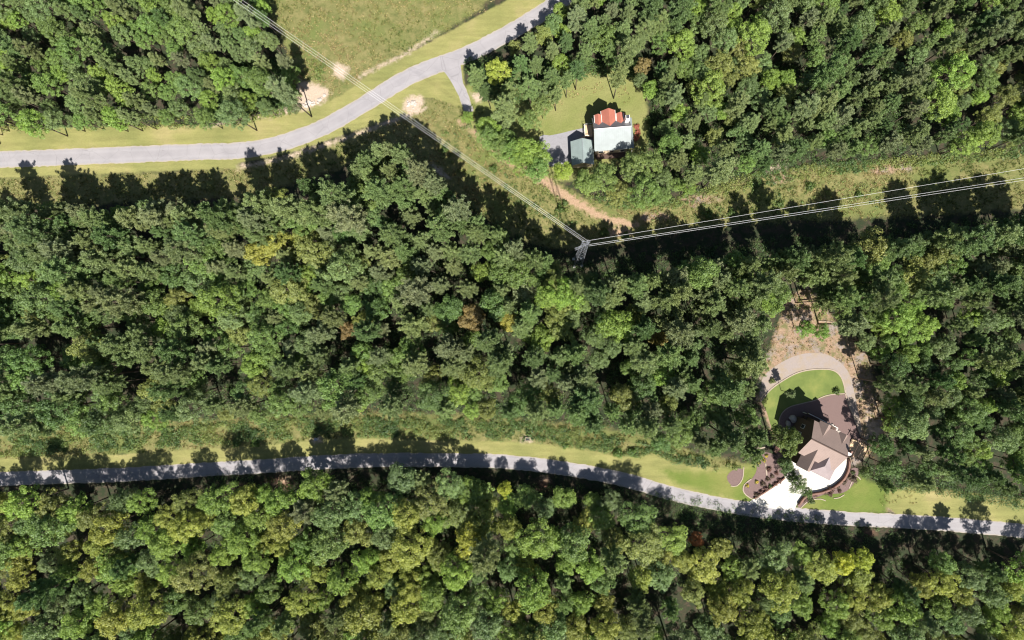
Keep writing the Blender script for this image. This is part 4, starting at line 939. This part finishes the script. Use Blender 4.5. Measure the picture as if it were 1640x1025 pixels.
# satellite dish on the end of the house
dx, dy = at(1359.5, 726, 8.4)
sd_ = empty('satellite_dish', (dx, dy, 0), -.4); tag(sd_, 'small white satellite dish on a pole at the right end of the brown roof', 'dish')
MB().tube([(0, 0, 0), (0, 0, 8.4)], .05).build('mast', M['steel'], sd_)
mb = MB(); vs = [(0, 0, 8.4)]; fs = []
for k in range(4):
    for j in range(12): r_ = .14 * (k + 1); a = j * math.pi / 6; vs.append((r_ * math.cos(a), r_ * math.sin(a), 8.4 + r_ * r_ * .7))
for j in range(12): fs.append((0, 1 + j, 1 + (j + 1) % 12))
for k in range(3):
    for j in range(12): a = 1 + k * 12 + j; b = 1 + k * 12 + (j + 1) % 12; fs.append((a, a + 12, b + 12, b))
dd_ = mb.add(vs, fs).build('dish', M['white'], sd_, smooth=True); MB().tube([(.5, 0, 8.58), (0, 0, 9.0)], .02).build('feed_arm', M['steel'], dd_)
# pergola with plank floor
qx, qy = at(1377, 722, 1.5); pg = empty('pergola', (qx, qy, 0), B_); tag(pg, 'timber pergola with dark beams over a plank deck right of the brown roofed house', 'pergola')
mb = MB()
for k in range(16): mb.box(-2.2 + k * .27, -2.0, .25, -2.2 + k * .27 + .25, 2.0, .32)
mb.build('deck', M['wood'], pg)
for x in (-2.1, 2.0):
    for y in (-1.9, 1.8): MB().box(x, y, 0, x + .12, y + .12, 2.6).build('post', M['dark_wood'], pg)
for y in (-1.9, 1.8): MB().box(-2.4, y, 2.603, 2.4, y + .12, 2.75).build('beam', M['dark_wood'], pg)
for x in (-1.9, -.7, .6, 1.8): MB().box(x, -2.2, 2.753, x + .1, 2.2, 2.87).build('rafter', M['dark_wood'], pg)

# ------------------------------------------------------------------ stone bench, log, boxes, rocks
def rock(x, y, s, label, group, seed):
    bm = bmesh.new(); bmesh.ops.create_icosphere(bm, subdivisions=2, radius=1); R_ = random.Random(seed); ph = [R_.uniform(0, 6) for _ in range(3)]
    for v in bm.verts:
        k = 1 + .22 * math.sin(3 * v.co.x + ph[0]) + .18 * math.sin(4 * v.co.y + ph[1]) + .1 * math.sin(5 * v.co.z + ph[2]); v.co = Vector((v.co.x * k * s * R_.uniform(.97, 1.03), v.co.y * k * s * .8, v.co.z * k * s * .6))
    me = bpy.data.meshes.new('rock'); bm.to_mesh(me); bm.free(); me.materials.append(M['rock']); o = bpy.data.objects.new('rock', me); COL.objects.link(o)
    o.location = (x, y, s * .2); o.rotation_euler.z = R_.uniform(0, 6); return tag(o, label, 'rock', group)
for k in range(26):
    t = random.random(); px, py = 486 + 36 * t + random.uniform(-3, 3), 170 - 13 * t + random.uniform(-4.5, 4); rock(*at(px, py), random.uniform(.2, .5), 'pale rock in the riprap on the bare earth above the upper road', 'pale rocks above the upper road', k)
for k in range(18):
    rock(*at(random.gauss(661, 6), random.gauss(166, 4)), random.uniform(.2, .45), 'pale rock on the bare patch between road and wires', 'pale rocks below the upper road', 100 + k)
rock(*at(1262, 680), .9, 'big rounded boulder in the shade behind the brown house, left one', 'boulders in the shade', 300); rock(*at(1270, 670), 1.0, 'big rounded boulder in the shade behind the brown house, right one', 'boulders in the shade', 301)
for k, (px, py) in enumerate([(1332, 680), (1336, 683), (1340, 687), (1343, 691)]): rock(*at(px, py), .38, 'pale stone in the row above the balcony of the brown house, ' + ('leftmost', 'second', 'third', 'rightmost')[k], 'row of pale stones', 320 + k)
bx, by = at(508, 702.5)
u = empty('utility_box', (bx, by, 0)); tag(u, 'small white utility box on the verge at the left part of the lower road', 'box')
MB().box(-.35, -.3, 0, .35, .3, .7).build('cabinet', M['white'], u); MB().box(-.4, -.35, .703, .4, .35, .76).build('lid', M['steel'], u); MB().box(-.16, .31, .2, .16, .33, .5).build('door', M['black'], u)
bx, by = at(845, 703); u = empty('drain', (bx, by, 0)); tag(u, 'small concrete drain box with a dark opening in the verge above the lower road', 'drain')
mb = MB(); [mb.box(*q) for q in ((-.7, -.5, 0, .7, -.3, .35), (-.7, .3, 0, .7, .5, .35), (-.7, -.298, 0, -.5, .298, .35), (.5, -.298, 0, .7, .298, .35))]; mb.build('frame', M['kerb'], u); MB().box(-.49, -.29, .02, .49, .29, .1).build('grate', M['black'], u)
p0, p1 = at(1310, 514), at(1338, 517); lg = MB().tube([(*p0, .12), ((p0[0] + p1[0]) / 2, (p0[1] + p1[1]) / 2 + .15, .16), (*p1, .12)], .09, 7, .05).build('fallen_log', M['kerb'], None); tag(lg, 'pale fallen trunk lying across the brown clearing', 'log')

# ------------------------------------------------------------------ lattice tower and wires
TH = 31.0; tx, ty = at(926, 421, 0); ttx, tty = at(937.5, 387, TH); tx, ty = (tx + ttx) / 2, (ty + tty) / 2
tw = empty('lattice_tower', (tx, ty, 0), math.radians(5)); tag(tw, 'tall steel lattice tower where the power line turns in the clearing', 'power tower')
hb, ht = .95, .42
def corner(k, z): s = hb + (ht - hb) * z / TH; return ((s, s), (-s, s), (-s, -s), (s, -s))[k]
for k in range(4): MB().tube([(*corner(k, 0), 0), (*corner(k, TH), TH)], .04, 5).build('leg', M['steel'], tw)
mb = MB(); nsec = 8
for s in range(nsec):
    za, zb = TH * s / nsec, TH * (s + 1) / nsec
    for k in range(4):
        j = (k + 1) % 4; mb.tube([(*corner(k, za), za), (*corner(j, zb), zb)], .018, 4); mb.tube([(*corner(j, za), za), (*corner(k, zb), zb)], .022, 4)
mb.build('bracing', M['steel'], tw)
def arm(z, L0, L1, ang):
    c_, s_ = math.cos(ang), math.sin(ang); m_ = MB()
    for o_ in (-.2, .2): m_.tube([(L0 * c_ - o_ * s_, L0 * s_ + o_ * c_, z), (L1 * c_ - o_ * s_ * .2, L1 * s_ + o_ * c_ * .2, z)], .045, 5)
    m_.tube([(L0 * c_, L0 * s_, z), (0, 0, z + .9), (L1 * c_, L1 * s_, z)], .025, 4); m_.build('crossarm', M['steel'], tw)
arm(TH - .3, -.75, .8, 0); arm(TH - 3.6, -2.0, .9, math.radians(18))
mb = MB()
for k in range(4): x, y = corner(k, 0); mb.box(x - .3, y - .3, 0, x + .3, y + .3, .3)
mb.build('footing', M['concrete'], tw)
def wire(p, q, sag, label, group, r=.017):
    p, q = Vector(p), Vector(q); n = 60; pts = [p.lerp(q, i / n) - Vector((0, 0, sag * 4 * (i / n) * (1 - i / n))) for i in range(n + 1)]
    o = MB().tube(pts, r, 5).build('power_line', M['wire']); tag(o, label, 'cable', group)
def far(px0, py0, px1, py1, z, L):                      # far support, L metres along the line's course
    a = Vector((*at(px0, py0, z), z)); b = Vector((*at(px1, py1, z), z)); d = (b - a).normalized(); return a, a + d * L
for (a0, b0, a1, b1, z, nm) in [(934.5, 387, 640, 183, 31, 'lowest'), (937.5, 386.5, 644, 182, 31, 'middle'), (941, 385.5, 648, 180.5, 31, 'uppermost')]:
    a, b = far(a0, b0, a1, b1, z, 150); wire(a, b, .8, nm + ' of the three wires running up and left from the lattice tower', 'wires left of the tower')
for (a0, b0, a1, b1, z, nm) in [(941, 385.5, 1448, 301, 31, 'uppermost'), (943, 394, 1448, 317, 28, 'lowest'), (944, 391.5, 1448, 313.5, 28, 'middle')]:
    a, b = far(a0, b0, a1, b1, z, 150); wire(a, b, .8, nm + ' wire running right from the lattice tower', 'wires right of the tower')
a, _ = far(943, 394, 920, 403, 27.5, 3)
ptx, pty = at(1006, 160, 0)
print('done', len(bpy.data.objects))
